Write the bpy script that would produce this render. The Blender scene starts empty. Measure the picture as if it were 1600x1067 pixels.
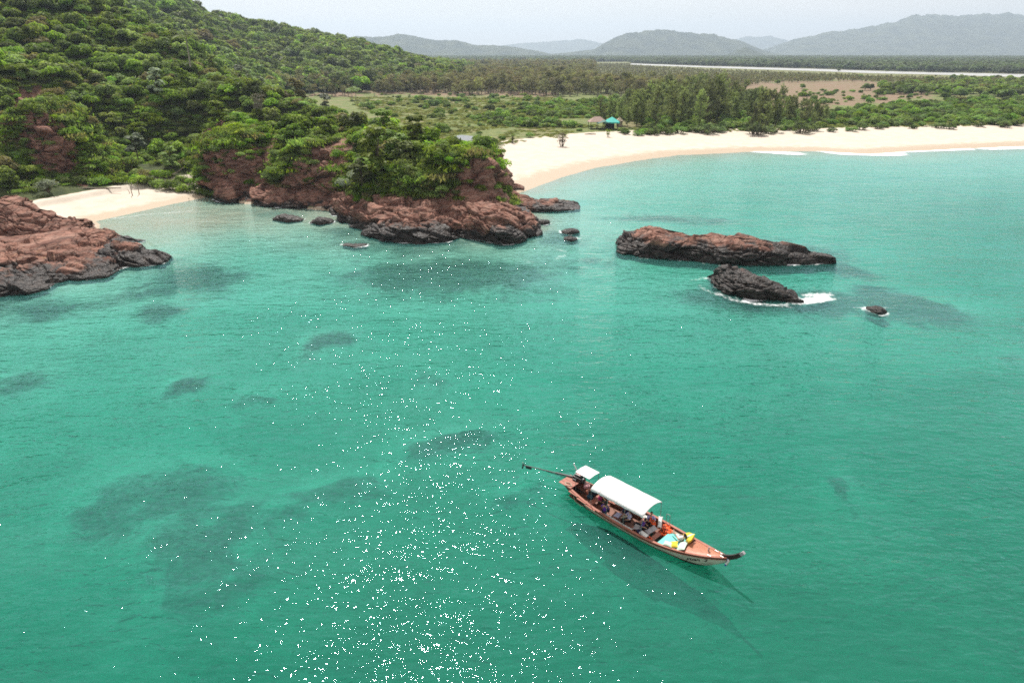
import bpy, bmesh, math, random
import numpy as np
from mathutils import Vector, Matrix

random.seed(7)
RNG = np.random.default_rng(11)
scene = bpy.context.scene
COL = scene.collection
R = math.radians

# ------------------------------------------------------------------ camera, sky, sun, exposure
CAM_H, PITCH, FOC = 30.0, R(22.94), 1067.0
cam = bpy.data.objects.new('camera', bpy.data.cameras.new('camera'))
cam.data.sensor_width = 36.0
cam.data.lens = 24.0
cam.data.clip_start = 0.5
cam.data.clip_end = 60000
cam.location = (0, 0, CAM_H)
cam.rotation_euler = (math.pi / 2 - PITCH, 0, 0)
COL.objects.link(cam)
scene.camera = cam

SUN_EL, SUN_AZ = R(57), R(-13)
world = bpy.data.worlds.new('World')
scene.world = world
world.use_nodes = True
wt = world.node_tree
wt.nodes.clear()
w_out = wt.nodes.new('ShaderNodeOutputWorld')
w_bg = wt.nodes.new('ShaderNodeBackground')
w_sky = wt.nodes.new('ShaderNodeTexSky')
w_sky.sky_type = 'NISHITA'
w_sky.sun_disc = False
w_sky.sun_elevation = SUN_EL
w_sky.sun_rotation = SUN_AZ
w_sky.air_density = 1.0
w_sky.dust_density = 0.8
w_sky.ozone_density = 1.0
w_bg.inputs['Strength'].default_value = 0.080
# thin veil of high cloud over the whole sky
w_tc = wt.nodes.new('ShaderNodeTexCoord')
w_map = wt.nodes.new('ShaderNodeMapping')
w_map.inputs['Scale'].default_value = (1.0, 1.0, 4.0)
w_nz = wt.nodes.new('ShaderNodeTexNoise')
w_nz.inputs['Scale'].default_value = 3.2
w_nz.inputs['Detail'].default_value = 8
w_nz.inputs['Roughness'].default_value = 0.6
w_rp = wt.nodes.new('ShaderNodeMapRange')
w_rp.inputs['From Min'].default_value = 0.38
w_rp.inputs['From Max'].default_value = 0.72
w_rp.inputs['To Min'].default_value = 0.60
w_rp.inputs['To Max'].default_value = 0.9
w_mix = wt.nodes.new('ShaderNodeMixRGB')
w_mix.inputs['Color2'].default_value = (10.4, 9.6, 8.9, 1)
L = wt.links.new
L(w_tc.outputs['Generated'], w_map.inputs['Vector'])
L(w_map.outputs[0], w_nz.inputs['Vector'])
L(w_nz.outputs['Fac'], w_rp.inputs['Value'])
L(w_rp.outputs[0], w_mix.inputs['Fac'])
L(w_sky.outputs[0], w_mix.inputs['Color1'])
L(w_mix.outputs[0], w_bg.inputs['Color'])
L(w_bg.outputs[0], w_out.inputs['Surface'])

sun = bpy.data.objects.new('sun', bpy.data.lights.new('sun', 'SUN'))
sun.data.energy = 5.0
sun.data.angle = R(0.53)
sun.data.color = (1.0, 0.96, 0.90)
sun.rotation_euler = (math.pi / 2 - SUN_EL, 0, math.pi - SUN_AZ)
sun.location = (0, 100, 200)
COL.objects.link(sun)

vs = scene.view_settings
scene.display_settings.display_device = 'sRGB'
vs.view_transform = 'Standard'
vs.look = 'None'
vs.gamma = 1
vs.exposure = 0.42
vs.use_curve_mapping = False
cy = scene.cycles
cy.max_bounces = 6
cy.diffuse_bounces = 3
cy.glossy_bounces = 2
cy.transmission_bounces = 3
cy.transparent_max_bounces = 12
cy.volume_bounces = 0
cy.caustics_reflective = False
cy.caustics_refractive = False
cy.sample_clamp_indirect = 4
cy.sample_clamp_direct = 0
cy.use_adaptive_sampling = False
cy.use_denoising = False
cy.pixel_filter_type = 'BLACKMAN_HARRIS'
cy.filter_width = 1.7

HAZE_DENSITY = 1.15e-4

# ------------------------------------------------------------------ helpers
def at(px, py, z=0.0):
    """world point on height z seen at photograph pixel px, py"""
    u = (px - 800) / FOC
    v = (py - 533.5) / FOC
    t = (CAM_H - z) / (math.sin(PITCH) + v * math.cos(PITCH))
    return np.array([u * t, t * (math.cos(PITCH) - v * math.sin(PITCH)), z])

def P3(px, py, t):
    """world point at depth t along the pixel's ray"""
    u = (px - 800) / FOC
    v = (py - 533.5) / FOC
    return np.array([u * t, t * (math.cos(PITCH) - v * math.sin(PITCH)),
                     CAM_H - t * (math.sin(PITCH) + v * math.cos(PITCH))])

def proj(x, y, z):
    d = y * math.cos(PITCH) + (CAM_H - z) * math.sin(PITCH)
    q = -y * math.sin(PITCH) + (CAM_H - z) * math.cos(PITCH)
    d = np.maximum(d, 1e-3)
    return 800 + FOC * x / d, 533.5 + FOC * q / d, d

_perm = np.random.default_rng(3).permutation(256)
_perm = np.concatenate([_perm, _perm, _perm])
_grad = np.random.default_rng(5).normal(size=(256, 3))
_grad /= np.linalg.norm(_grad, axis=1)[:, None]

def perlin(x, y, z):
    xi = np.floor(x).astype(int); yi = np.floor(y).astype(int); zi = np.floor(z).astype(int)
    xf = x - xi; yf = y - yi; zf = z - zi
    u = xf * xf * xf * (xf * (xf * 6 - 15) + 10)
    v = yf * yf * yf * (yf * (yf * 6 - 15) + 10)
    w = zf * zf * zf * (zf * (zf * 6 - 15) + 10)
    xi &= 255; yi &= 255; zi &= 255
    def g(a, b, c):
        h = _perm[_perm[_perm[xi + a] + yi + b] + zi + c]
        gr = _grad[h]
        return gr[:, 0] * (xf - a) + gr[:, 1] * (yf - b) + gr[:, 2] * (zf - c)
    x1 = g(0, 0, 0) * (1 - u) + g(1, 0, 0) * u
    x2 = g(0, 1, 0) * (1 - u) + g(1, 1, 0) * u
    x3 = g(0, 0, 1) * (1 - u) + g(1, 0, 1) * u
    x4 = g(0, 1, 1) * (1 - u) + g(1, 1, 1) * u
    return ((x1 * (1 - v) + x2 * v) * (1 - w) + (x3 * (1 - v) + x4 * v) * w) * 1.6

def fbm(x, y, z, octv=4, ridged=False):
    s = np.zeros(len(x)); a = 1.0; tot = 0
    for k in range(octv):
        n = perlin(x + 17.3 * k, y + 5.1 * k, z - 9.7 * k)
        if ridged:
            n = 1 - 2 * np.abs(n)
        s += a * n; tot += a
        a *= 0.5; x = x * 2.03; y = y * 2.03; z = z * 2.03
    return s / tot

def smooth(a, b, x):
    t = np.clip((x - a) / (b - a), 0, 1)
    return t * t * (3 - 2 * t)

def seg_dist(px, py, poly, closed=True):
    """distance to the polyline, index of the nearest segment and fraction along it"""
    best = np.full(len(px), 1e12); idx = np.zeros(len(px), int); fr = np.zeros(len(px))
    n = len(poly)
    for i in range(n if closed else n - 1):
        ax, ay = poly[i]; bx, by = poly[(i + 1) % n]
        dx, dy = bx - ax, by - ay
        L2 = dx * dx + dy * dy + 1e-9
        t = np.clip(((px - ax) * dx + (py - ay) * dy) / L2, 0, 1)
        d = (px - ax - t * dx) ** 2 + (py - ay - t * dy) ** 2
        m = d < best
        best = np.where(m, d, best); idx = np.where(m, i, idx); fr = np.where(m, t, fr)
    return np.sqrt(best), idx, fr

def inside(px, py, poly):
    c = np.zeros(len(px), bool)
    n = len(poly)
    for i in range(n):
        ax, ay = poly[i]; bx, by = poly[(i + 1) % n]
        if ay == by: continue
        m = ((ay > py) != (by > py)) & (px < (bx - ax) * (py - ay) / (by - ay) + ax)
        c ^= m
    return c

def mesh_np(name, verts, faces, mat=None, attrs=None, smooth_shade=False):
    me = bpy.data.meshes.new(name)
    verts = np.asarray(verts, np.float32)
    faces = np.asarray(faces, np.int32)
    n, k = faces.shape
    me.vertices.add(len(verts)); me.vertices.foreach_set('co', verts.ravel())
    me.loops.add(n * k); me.loops.foreach_set('vertex_index', faces.ravel())
    me.polygons.add(n)
    me.polygons.foreach_set('loop_start', np.arange(0, n * k, k, dtype=np.int32))
    if smooth_shade:
        me.polygons.foreach_set('use_smooth', np.ones(n, bool))
    for an, av in (attrs or {}).items():
        a = me.attributes.new(an, 'FLOAT', 'POINT')
        a.data.foreach_set('value', np.asarray(av, np.float32))
    me.update(); me.validate()
    if mat: me.materials.append(mat)
    return me

def tag(o, label=None, cat=None, group=None, kind=None):
    if label: o['label'] = label
    if cat: o['category'] = cat
    if group: o['group'] = group
    if kind: o['kind'] = kind
    return o

def link(name, me, parent=None, loc=None, rotz=None, mat=None):
    o = bpy.data.objects.new(name, me)
    COL.objects.link(o)
    if parent: o.parent = parent
    if loc is not None: o.location = loc
    if rotz is not None: o.rotation_euler = (0, 0, rotz)
    if mat and me is not None and not me.materials: me.materials.append(mat)
    return o

class MB:
    """collects simple solids, then links them as one mesh object"""
    def __init__(s): s.bm = bmesh.new()
    def box(s, c, size, rot=None, bev=0.0):
        m = Matrix.Translation(c) @ (rot.to_4x4() if rot else Matrix.Identity(4)) @ Matrix.Diagonal((*size, 1))
        r = bmesh.ops.create_cube(s.bm, size=1, matrix=m)
        if bev > 0:
            es = list({e for v in r['verts'] for e in v.link_edges})
            bmesh.ops.bevel(s.bm, geom=es, offset=bev, segments=2, affect='EDGES', profile=0.6)
        return s
    def tube(s, a, b, r1, r2=None, n=8, caps=True):
        a = Vector(a); b = Vector(b); d = b - a
        q = d.to_track_quat('Z', 'Y').to_matrix().to_4x4()
        m = Matrix.Translation((a + b) / 2) @ q
        bmesh.ops.create_cone(s.bm, cap_ends=caps, segments=n, radius1=r1, radius2=r1 if r2 is None else r2, depth=d.length, matrix=m)
        return s
    def path(s, pts, r, n=7):
        for i in range(len(pts) - 1):
            ri = r[i] if hasattr(r, '__len__') else r
            rj = r[i + 1] if hasattr(r, '__len__') else r
            s.tube(pts[i], pts[i + 1], ri, rj, n)
            if 0 < i: s.ball(pts[i], ri * 0.99, 6, 4)
        return s
    def ball(s, c, r, u=12, v=8, scale=(1, 1, 1), rot=None):
        m = Matrix.Translation(c) @ (rot.to_4x4() if rot else Matrix.Identity(4)) @ Matrix.Diagonal((*scale, 1))
        bmesh.ops.create_uvsphere(s.bm, u_segments=u, v_segments=v, radius=r, matrix=m)
        return s
    def poly(s, pts):
        vs_ = [s.bm.verts.new(p) for p in pts]
        s.bm.faces.new(vs_)
        return s
    def quads(s, rows):
        g = [[s.bm.verts.new(p) for p in row] for row in rows]
        for i in range(len(g) - 1):
            for j in range(len(g[0]) - 1):
                try: s.bm.faces.new((g[i][j], g[i + 1][j], g[i + 1][j + 1], g[i][j + 1]))
                except ValueError: pass
        return s
    def build(s, name, mat, parent=None, smooth_shade=False, solid=0.0):
        if solid:
            bmesh.ops.recalc_face_normals(s.bm, faces=s.bm.faces[:])
            bmesh.ops.solidify(s.bm, geom=s.bm.faces[:], thickness=solid)
        bmesh.ops.recalc_face_normals(s.bm, faces=s.bm.faces[:])
        me = bpy.data.meshes.new(name)
        s.bm.to_mesh(me); s.bm.free()
        if smooth_shade:
            me.polygons.foreach_set('use_smooth', np.ones(len(me.polygons), bool))
        if mat: me.materials.append(mat)
        return link(name, me, parent)

# ------------------------------------------------------------------ materials
class NT:
    def __init__(s, name):
        s.m = bpy.data.materials.new(name); s.m.use_nodes = True
        s.t = s.m.node_tree; s.t.nodes.clear()
        s.out = s.t.nodes.new('ShaderNodeOutputMaterial')
    def n(s, typ, ins=None, **props):
        nd = s.t.nodes.new(typ)
        for k, v in props.items(): setattr(nd, k, v)
        for k, v in (ins or {}).items():
            sock = nd.inputs[k]
            if hasattr(v, 'is_output') or isinstance(v, bpy.types.NodeSocket): s.t.links.new(v, sock)
            else:
                if isinstance(v, tuple) and len(v) == 3 and sock.type == 'RGBA': v = (*v, 1)
                sock.default_value = v
        return nd
    def noise(s, scale, vec=None, detail=4, rough=0.55, dist=0.0):
        ins = {'Scale': scale, 'Detail': detail, 'Roughness': rough, 'Distortion': dist}
        if vec is not None: ins['Vector'] = vec
        return s.n('ShaderNodeTexNoise', ins).outputs['Fac']
    def ramp(s, f, a, b, lo=0.0, hi=1.0):
        return s.n('ShaderNodeMapRange', {'Value': f, 'From Min': a, 'From Max': b, 'To Min': lo, 'To Max': hi}, interpolation_type='SMOOTHSTEP').outputs[0]
    def lin(s, f, a, b, lo=0.0, hi=1.0):
        return s.n('ShaderNodeMapRange', {'Value': f, 'From Min': a, 'From Max': b, 'To Min': lo, 'To Max': hi}).outputs[0]
    def mix(s, f, a, b, blend='MIX'):
        return s.n('ShaderNodeMixRGB', {'Fac': f, 'Color1': a, 'Color2': b}, blend_type=blend).outputs[0]
    def math(s, op, a, b=0.0, c=0.0):
        nd = s.n('ShaderNodeMath', operation=op)
        for i, v in enumerate((a, b, c)):
            if isinstance(v, bpy.types.NodeSocket): s.t.links.new(v, nd.inputs[i])
            else: nd.inputs[i].default_value = v
        return nd.outputs[0]
    def attr(s, name):
        return s.n('ShaderNodeAttribute', attribute_name=name).outputs['Fac']
    def pos(s):
        return s.n('ShaderNodeNewGeometry').outputs['Position']
    def mapping(s, vec, scale=(1, 1, 1), rot=(0, 0, 0)):
        return s.n('ShaderNodeMapping', {'Vector': vec, 'Scale': scale, 'Rotation': rot}).outputs[0]
    def bump(s, h, strength=0.5, dist=0.1, normal=None):
        ins = {'Height': h, 'Strength': strength, 'Distance': dist}
        if normal is not None: ins['Normal'] = normal
        return s.n('ShaderNodeBump', ins).outputs[0]
    def principled(s, col, rough=0.7, spec=0.3, normal=None, metal=0.0):
        ins = {'Base Color': col, 'Roughness': rough, 'Specular IOR Level': spec, 'Metallic': metal}
        if normal is not None: ins['Normal'] = normal
        return s.n('ShaderNodeBsdfPrincipled', ins).outputs[0]
    def done(s, sh):
        s.t.links.new(sh, s.out.inputs['Surface']); return s.m

def simple_mat(name, col, rough=0.6, var=0.12, scale=6.0, spec=0.3, metal=0.0, bump=0.0):
    t = NT(name)
    oc = t.n('ShaderNodeTexCoord').outputs['Object']
    nz = t.noise(scale, oc, 5)
    dark = tuple(c * (1 - var * 1.6) for c in col); lite = tuple(min(1, c * (1 + var)) for c in col)
    c = t.mix(t.ramp(nz, 0.3, 0.7), dark, lite)
    nm = t.bump(t.noise(scale * 6, oc, 4), bump, 0.02) if bump else None
    return t.done(t.principled(c, rough, spec, nm, metal))

def leaf_mat(name, dark, mid, lite, trans=0.3, dry=None, dry_amt=0.0, rough=0.55):
    t = NT(name)
    tint = t.attr('tint')
    rnd = t.n('ShaderNodeObjectInfo').outputs['Random']
    f = t.math('ADD', t.math('MULTIPLY', tint, 0.62), t.math('MULTIPLY', rnd, 0.38))
    c = t.mix(t.ramp(f, 0.1, 0.55), dark, mid)
    c = t.mix(t.ramp(f, 0.5, 0.95), c, lite)
    # every plant leans a little to its own hue
    hsv = t.n('ShaderNodeHueSaturation', {'Hue': t.lin(rnd, 0, 1, 0.470, 0.528), 'Saturation': t.lin(t.math('FRACT', t.math('MULTIPLY', rnd, 7.31)), 0, 1, 0.75, 1.1), 'Value': t.lin(t.math('FRACT', t.math('MULTIPLY', rnd, 13.7)), 0, 1, 0.6, 1.4), 'Color': c}).outputs[0]
    if dry:
        hsv = t.mix(t.math('MULTIPLY', t.math('GREATER_THAN', t.math('FRACT', t.math('MULTIPLY', rnd, 29.3)), 1 - dry_amt), 0.8), hsv, dry)
    p = t.principled(hsv, rough, 0.12)
    tr = t.n('ShaderNodeBsdfTranslucent', {'Color': t.mix(1.0, hsv, (1.25, 1.35, 0.7), 'MULTIPLY')}).outputs[0]
    return t.done(t.n('ShaderNodeMixShader', {0: trans, 1: p, 2: tr}).outputs[0])

M = {}
M['jungle'] = leaf_mat('jungle_leaves', (0.062, 0.112, 0.018), (0.172, 0.248, 0.036), (0.310, 0.385, 0.072), 0.5, (0.22, 0.17, 0.10), 0.07)
M['bright'] = leaf_mat('bright_leaves', (0.12, 0.22, 0.02), (0.23, 0.36, 0.04), (0.34, 0.48, 0.07), 0.48)
M['broad'] = leaf_mat('broad_leaves', (0.085, 0.145, 0.022), (0.19, 0.265, 0.042), (0.32, 0.40, 0.085), 0.42)
M['silver'] = leaf_mat('silver_leaves', (0.14, 0.17, 0.12), (0.24, 0.28, 0.20), (0.36, 0.40, 0.29), 0.35)
M['casuarina'] = leaf_mat('casuarina_needles', (0.10, 0.118, 0.060), (0.165, 0.190, 0.092), (0.24, 0.265, 0.125), 0.5)
M['coast'] = leaf_mat('coastal_leaves', (0.075, 0.140, 0.026), (0.158, 0.248, 0.044), (0.27, 0.36, 0.075), 0.46)
M['pandan'] = leaf_mat('pandanus_leaves', (0.075, 0.115, 0.05), (0.14, 0.195, 0.08), (0.22, 0.285, 0.12), 0.42)
M['paper'] = leaf_mat('paperbark_leaves', (0.125, 0.122, 0.062), (0.195, 0.186, 0.094), (0.275, 0.258, 0.135), 0.45, (0.22, 0.18, 0.12), 0.2)
M['mangrove'] = leaf_mat('mangrove_leaves', (0.065, 0.090, 0.044), (0.105, 0.138, 0.065), (0.15, 0.185, 0.09), 0.38)
M['farjungle'] = leaf_mat('hill_leaves', (0.058, 0.098, 0.024), (0.140, 0.200, 0.045), (0.25, 0.31, 0.075), 0.48)
M['palm'] = leaf_mat('palm_fronds', (0.09, 0.15, 0.03), (0.17, 0.25, 0.055), (0.26, 0.33, 0.085), 0.45)
M['twig'] = leaf_mat('dry_twigs', (0.09, 0.08, 0.055), (0.14, 0.125, 0.085), (0.20, 0.18, 0.12), 0.1)
M['grassy'] = leaf_mat('meadow_grass', (0.13, 0.155, 0.045), (0.22, 0.235, 0.075), (0.33, 0.32, 0.13), 0.4)
M['bark'] = simple_mat('bark', (0.13, 0.10, 0.075), 0.9, 0.3, 3.0, 0.1)
M['palebark'] = simple_mat('pale_bark', (0.34, 0.31, 0.26), 0.9, 0.25, 2.0, 0.1)

def rock_material():
    t = NT('red_rock')
    pos = t.pos()
    z = t.n('ShaderNodeSeparateXYZ', {'Vector': pos}).outputs['Z']
    warp = t.mapping(pos, (1, 1, 1.6), (R(18), R(24), R(10)))
    strata = t.n('ShaderNodeTexWave', {'Vector': warp, 'Scale': 0.16, 'Distortion': 9.0, 'Detail': 5, 'Detail Scale': 0.9, 'Detail Roughness': 0.65}, bands_direction='Z').outputs['Fac']
    n1 = t.noise(0.30, pos, 6, 0.6)
    n2 = t.noise(1.7, pos, 7, 0.65, 0.6)
    c = t.mix(t.ramp(n1, 0.35, 0.65), (0.125, 0.058, 0.043), (0.320, 0.166, 0.122))
    c = t.mix(t.math('MULTIPLY', t.ramp(strata, 0.45, 0.9), 0.45), c, (0.29, 0.185, 0.145))
    c = t.mix(t.math('MULTIPLY', t.ramp(n2, 0.54, 0.72), 0.6), c, (0.075, 0.048, 0.040))
    och = t.noise(0.75, pos, 5, 0.6)
    c = t.mix(t.math('MULTIPLY', t.ramp(och, 0.60, 0.74), 0.55), c, (0.33, 0.23, 0.12))
    # dark algae band of the tidal zone, uneven upper edge
    edge = t.math('ADD', z, t.math('MULTIPLY', t.math('SUBTRACT', t.noise(0.45, pos, 5, 0.65), 0.5), 3.6))
    tide = t.attr('tide')
    wet = t.ramp(t.math('SUBTRACT', edge, tide), 0.0, 0.9, 1.0, 0.0)
    dk = t.mix(t.ramp(n2, 0.4, 0.65), (0.014, 0.012, 0.011), (0.050, 0.037, 0.030))
    c = t.mix(wet, c, dk)
    crack = t.n('ShaderNodeTexVoronoi', {'Vector': t.mapping(warp, (0.8, 0.8, 1.7)), 'Scale': 0.7, 'Randomness': 1.0}, feature='DISTANCE_TO_EDGE').outputs['Distance']
    ck = t.ramp(crack, 0.0, 0.10)
    h = t.math('ADD', t.math('MULTIPLY', n2, 0.7), t.math('ADD', t.math('MULTIPLY', strata, 0.15), t.math('ADD', t.math('MULTIPLY', ck, 0.22), t.math('MULTIPLY', t.noise(7.0, pos, 6, 0.7), 0.22))))
    nm = t.bump(h, 0.9, 0.40)
    c = t.mix(t.math('MULTIPLY', t.ramp(crack, 0.0, 0.055, 1.0, 0.0), 0.6), c, (0.030, 0.022, 0.020))
    return t.done(t.principled(c, t.lin(wet, 0, 1, 0.85, 0.48), t.lin(wet, 0, 1, 0.15, 0.3), nm))
M['rock'] = rock_material()

def ground_material():
    t = NT('ground')
    pos = t.pos()
    z = t.n('ShaderNodeSeparateXYZ', {'Vector': pos}).outputs['Z']
    nbig = t.noise(0.05, pos, 5, 0.6); nmid = t.noise(0.35, pos, 6, 0.6); nfine = t.noise(2.2, pos, 6, 0.65)
    sand = t.mix(t.ramp(nmid, 0.3, 0.7), (0.48, 0.415, 0.34), (0.545, 0.48, 0.40))
    sand = t.mix(t.math('MULTIPLY', t.ramp(t.noise(1.2, t.mapping(pos, (0.25, 1, 1)), 5), 0.55, 0.8), 0.35), sand, (0.39, 0.305, 0.21))
    wz = t.math('ADD', z, t.math('MULTIPLY', t.math('SUBTRACT', nmid, 0.5), 0.5))
    wetm = t.math('MULTIPLY', t.ramp(wz, 0.30, 0.62, 1.0, 0.0), t.ramp(z, -0.4, -0.05))
    sandw = t.mix(wetm, sand, (0.40, 0.315, 0.225))
    grass = t.mix(t.ramp(nmid, 0.35, 0.65), (0.090, 0.125, 0.035), (0.165, 0.180, 0.060))
    grass = t.mix(t.math('MULTIPLY', t.ramp(nbig, 0.52, 0.62), 0.8), grass, (0.20, 0.165, 0.085))
    grass = t.mix(t.math('MULTIPLY', t.ramp(nfine, 0.5, 0.7), 0.5), grass, (0.055, 0.085, 0.022))
    brown = t.mix(t.ramp(t.noise(0.12, pos, 6, 0.65), 0.38, 0.62), (0.21, 0.135, 0.095), (0.165, 0.135, 0.070))
    brown = t.mix(t.math('MULTIPLY', t.ramp(nmid, 0.55, 0.7), 0.5), brown, (0.10, 0.105, 0.045))
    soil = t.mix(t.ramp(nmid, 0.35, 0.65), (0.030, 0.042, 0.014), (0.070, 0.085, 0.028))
    dirt = t.mix(t.ramp(nmid, 0.35, 0.65), (0.085, 0.045, 0.032), (0.20, 0.105, 0.075))
    def edge(a, w=0.5, n=nmid):
        return t.ramp(t.math('ADD', a, t.math('MULTIPLY', t.math('SUBTRACT', n, 0.5), w)), 0.4, 0.6)
    c = t.mix(edge(t.attr('brown')), grass, brown)
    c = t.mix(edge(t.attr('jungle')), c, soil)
    c = t.mix(edge(t.attr('bare'), 0.9), c, dirt)
    c = t.mix(edge(t.attr('sand'), 0.7), c, sandw)
    # weed covered stones on the sea floor
    rf = t.math('ADD', t.attr('reef'), t.math('MULTIPLY', t.math('SUBTRACT', t.noise(0.26, pos, 9, 0.72, 0.8), 0.5), 1.45))
    reefc = t.mix(t.ramp(nfine, 0.35, 0.65), (0.022, 0.030, 0.026), (0.15, 0.135, 0.085))
    c = t.mix(t.math('MULTIPLY', t.ramp(rf, 0.12, 0.92), t.attr('under')), c, reefc)
    # mottled sea floor
    fl = t.mix(t.ramp(t.noise(0.09, pos, 6, 0.62, 0.5), 0.35, 0.7), (0.50, 0.45, 0.36), (0.36, 0.345, 0.26))
    c = t.mix(t.math('MULTIPLY', t.math('MULTIPLY', t.attr('under'), t.ramp(rf, 0.35, 0.7, 1.0, 0.0)), t.ramp(z, -1.6, -0.5, 1.0, 0.0)), c, fl)
    h = t.math('ADD', t.math('MULTIPLY', nmid, 0.5), t.math('ADD', t.math('MULTIPLY', nfine, 0.3), t.math('MULTIPLY', t.noise(9, pos, 5, 0.7), 0.15)))
    nm = t.bump(h, t.lin(edge(t.attr('sand'), 0.7), 0, 1, 0.9, 0.25), 0.5)
    return t.done(t.principled(c, t.lin(wetm, 0, 1, 0.9, 0.45), 0.2, nm))
M['ground'] = ground_material()

def water_material():
    t = NT('sea_water')
    pos = t.pos()
    depth = t.attr('depth')
    # absorption of the light that goes through this much water
    def chan(a):
        return t.math('POWER', 2.718281828, t.math('MULTIPLY', depth, -a))
    tint = t.n('ShaderNodeCombineColor', {'Red': chan(1.2), 'Green': chan(0.192), 'Blue': chan(0.283)}).outputs[0]
    p1 = t.mapping(pos, (0.75, 1.9, 1), (0, 0, R(-16)))
    p2 = t.mapping(pos, (0.62, 1.75, 1), (0, 0, R(-13)))
    p3 = t.mapping(pos, (1.0, 1.35, 1), (0, 0, R(22)))
    n_swell = t.noise(0.22, p1, 2, 0.5, 0.4)
    n_wave = t.noise(0.60, p1, 2, 0.5, 0.6)
    n_chop = t.noise(0.85, p2, 2, 0.5, 0.6)
    n_rip = t.noise(1.75, p3, 1.5, 0.5, 0.5)
    gust = t.ramp(t.noise(0.07, t.mapping(pos, (0.8, 2.2, 1), (0, 0, R(-20))), 4, 0.6), 0.30, 0.70, 0.55, 1.35)
    h = t.math('ADD', t.math('ADD', t.math('MULTIPLY', n_swell, 0.26), t.math('MULTIPLY', n_wave, 0.17)),
               t.math('MULTIPLY', gust, t.math('ADD', t.math('MULTIPLY', n_chop, 0.195), t.math('MULTIPLY', n_rip, 0.128))))
    nm = t.bump(h, 1.0, WAVE)
    fr = t.n('ShaderNodeFresnel', {'IOR': 1.33, 'Normal': nm}).outputs[0]
    gl = t.n('ShaderNodeBsdfGlossy', {'Color': (0.58, 0.86, 0.98, 1), 'Roughness': 0.052, 'Normal': nm}, distribution='BECKMANN').outputs[0]
    tr = t.n('ShaderNodeBsdfTransparent', {'Color': tint}).outputs[0]
    # suspended matter: a little light comes back from the water itself
    turb = t.mix(t.lin(depth, 0.3, 3.3), (0.16, 0.52, 0.46), (0.002, 0.135, 0.088))
    turb = t.mix(t.ramp(t.noise(0.035, t.mapping(pos, (0.7, 1.6, 1), (0, 0, R(-20))), 5, 0.6), 0.35, 0.70, 0.0, 0.55), turb, (0.010, 0.20, 0.165))
    df = t.n('ShaderNodeBsdfDiffuse', {'Color': turb, 'Normal': t.bump(h, 0.6, WAVE)}).outputs[0]
    body = t.n('ShaderNodeMixShader', {0: t.ramp(depth, 0.0, 3.0, 0.14, 0.24), 1: tr, 2: df}).outputs[0]
    wat = t.n('ShaderNodeMixShader', {0: fr, 1: body, 2: gl}).outputs[0]
    fz = t.noise(0.55, t.mapping(pos, (1, 1, 1)), 8, 0.72, 1.2)
    fz2 = t.noise(2.6, pos, 7, 0.7, 0.8)
    fm = t.math('ADD', t.math('MULTIPLY', fz, 0.6), t.math('MULTIPLY', fz2, 0.4))
    fo = t.attr('foam')
    ff = t.ramp(t.math('ADD', t.math('SUBTRACT', fo, 1.0), fm), 0.04, 0.30)
    foam = t.n('ShaderNodeBsdfDiffuse', {'Color': (0.82, 0.84, 0.84, 1), 'Normal': t.bump(fm, 0.8, 0.2)}).outputs[0]
    sh = t.n('ShaderNodeMixShader', {0: ff, 1: wat, 2: foam}).outputs[0]
    return t.done(sh)
WAVE = 0.75
M['water'] = water_material()
def pool_material():
    t = NT('still_water')
    pos = t.pos()
    nm = t.bump(t.noise(1.5, pos, 4), 0.3, 0.05)
    return t.done(t.principled((0.05, 0.045, 0.03, 1), 0.06, 0.5, nm))
M['pool'] = pool_material()
def sky_sheen_water():
    t = NT('sky_sheen_river_water')
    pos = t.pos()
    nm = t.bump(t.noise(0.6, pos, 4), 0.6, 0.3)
    return t.done(t.principled((0.36, 0.36, 0.345, 1), 0.35, 0.5, nm))  # pale base colour paints the sky's reflection onto the river
M['river'] = sky_sheen_water()
def shadow_blur():  # for the added underwater sheets that smear the boat's shadow
    t = NT('shadow_blur_layer')
    pos = t.pos()
    f = t.ramp(t.noise(0.8, pos, 5, 0.65, 0.6), 0.30, 0.70, 0.04, 0.27)
    df = t.n('ShaderNodeBsdfDiffuse', {'Color': (0.40, 0.38, 0.30, 1)}).outputs[0]
    tr = t.n('ShaderNodeBsdfTransparent').outputs[0]
    return t.done(t.n('ShaderNodeMixShader', {0: f, 1: tr, 2: df}).outputs[0])
M['shadow_blur'] = shadow_blur()
# ------------------------------------------------------------------ the shore and the land
PLAIN = 2.5
shore_px = [(-60, 440, 0), (0, 425, 0), (70, 415, 0), (140, 405, 0), (160, 385, 0), (150, 362, 0), (150, 346, 1), (200, 335, 1),
            (270, 319, 1), (332, 307, 1), (347, 312, 0), (385, 318, 0), (450, 322, 0), (520, 330, 0), (600, 358, 0), (720, 366, 0),
            (770, 368, 0), (825, 358, 0), (833, 340, 0), (812, 322, 0), (795, 306, 0), (826, 297, 1), (880, 277, 1), (930, 263, 1),
            (1000, 251, 1), (1060, 243, 1), (1130, 240, 1), (1180, 237, 1), (1280, 237, 1), (1360, 241, 1), (1420, 237, 1),
            (1500, 233, 1), (1600, 229, 1), (1700, 224, 1), (1900, 214, 1)]
shore = [(-17500, -4000, 0), (-1500, -200, 0), (-300, 40, 0), (-160, 75, 0)]
shore += [(*at(px, py)[:2], b) for px, py, b in shore_px]
shore += [(900, 560, 1), (17500, 6000, 1), (17500, 17500, 1), (-17500, 17500, 1)]
SH = np.array(shore, float)
SHP = [tuple(p[:2]) for p in shore]

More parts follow.
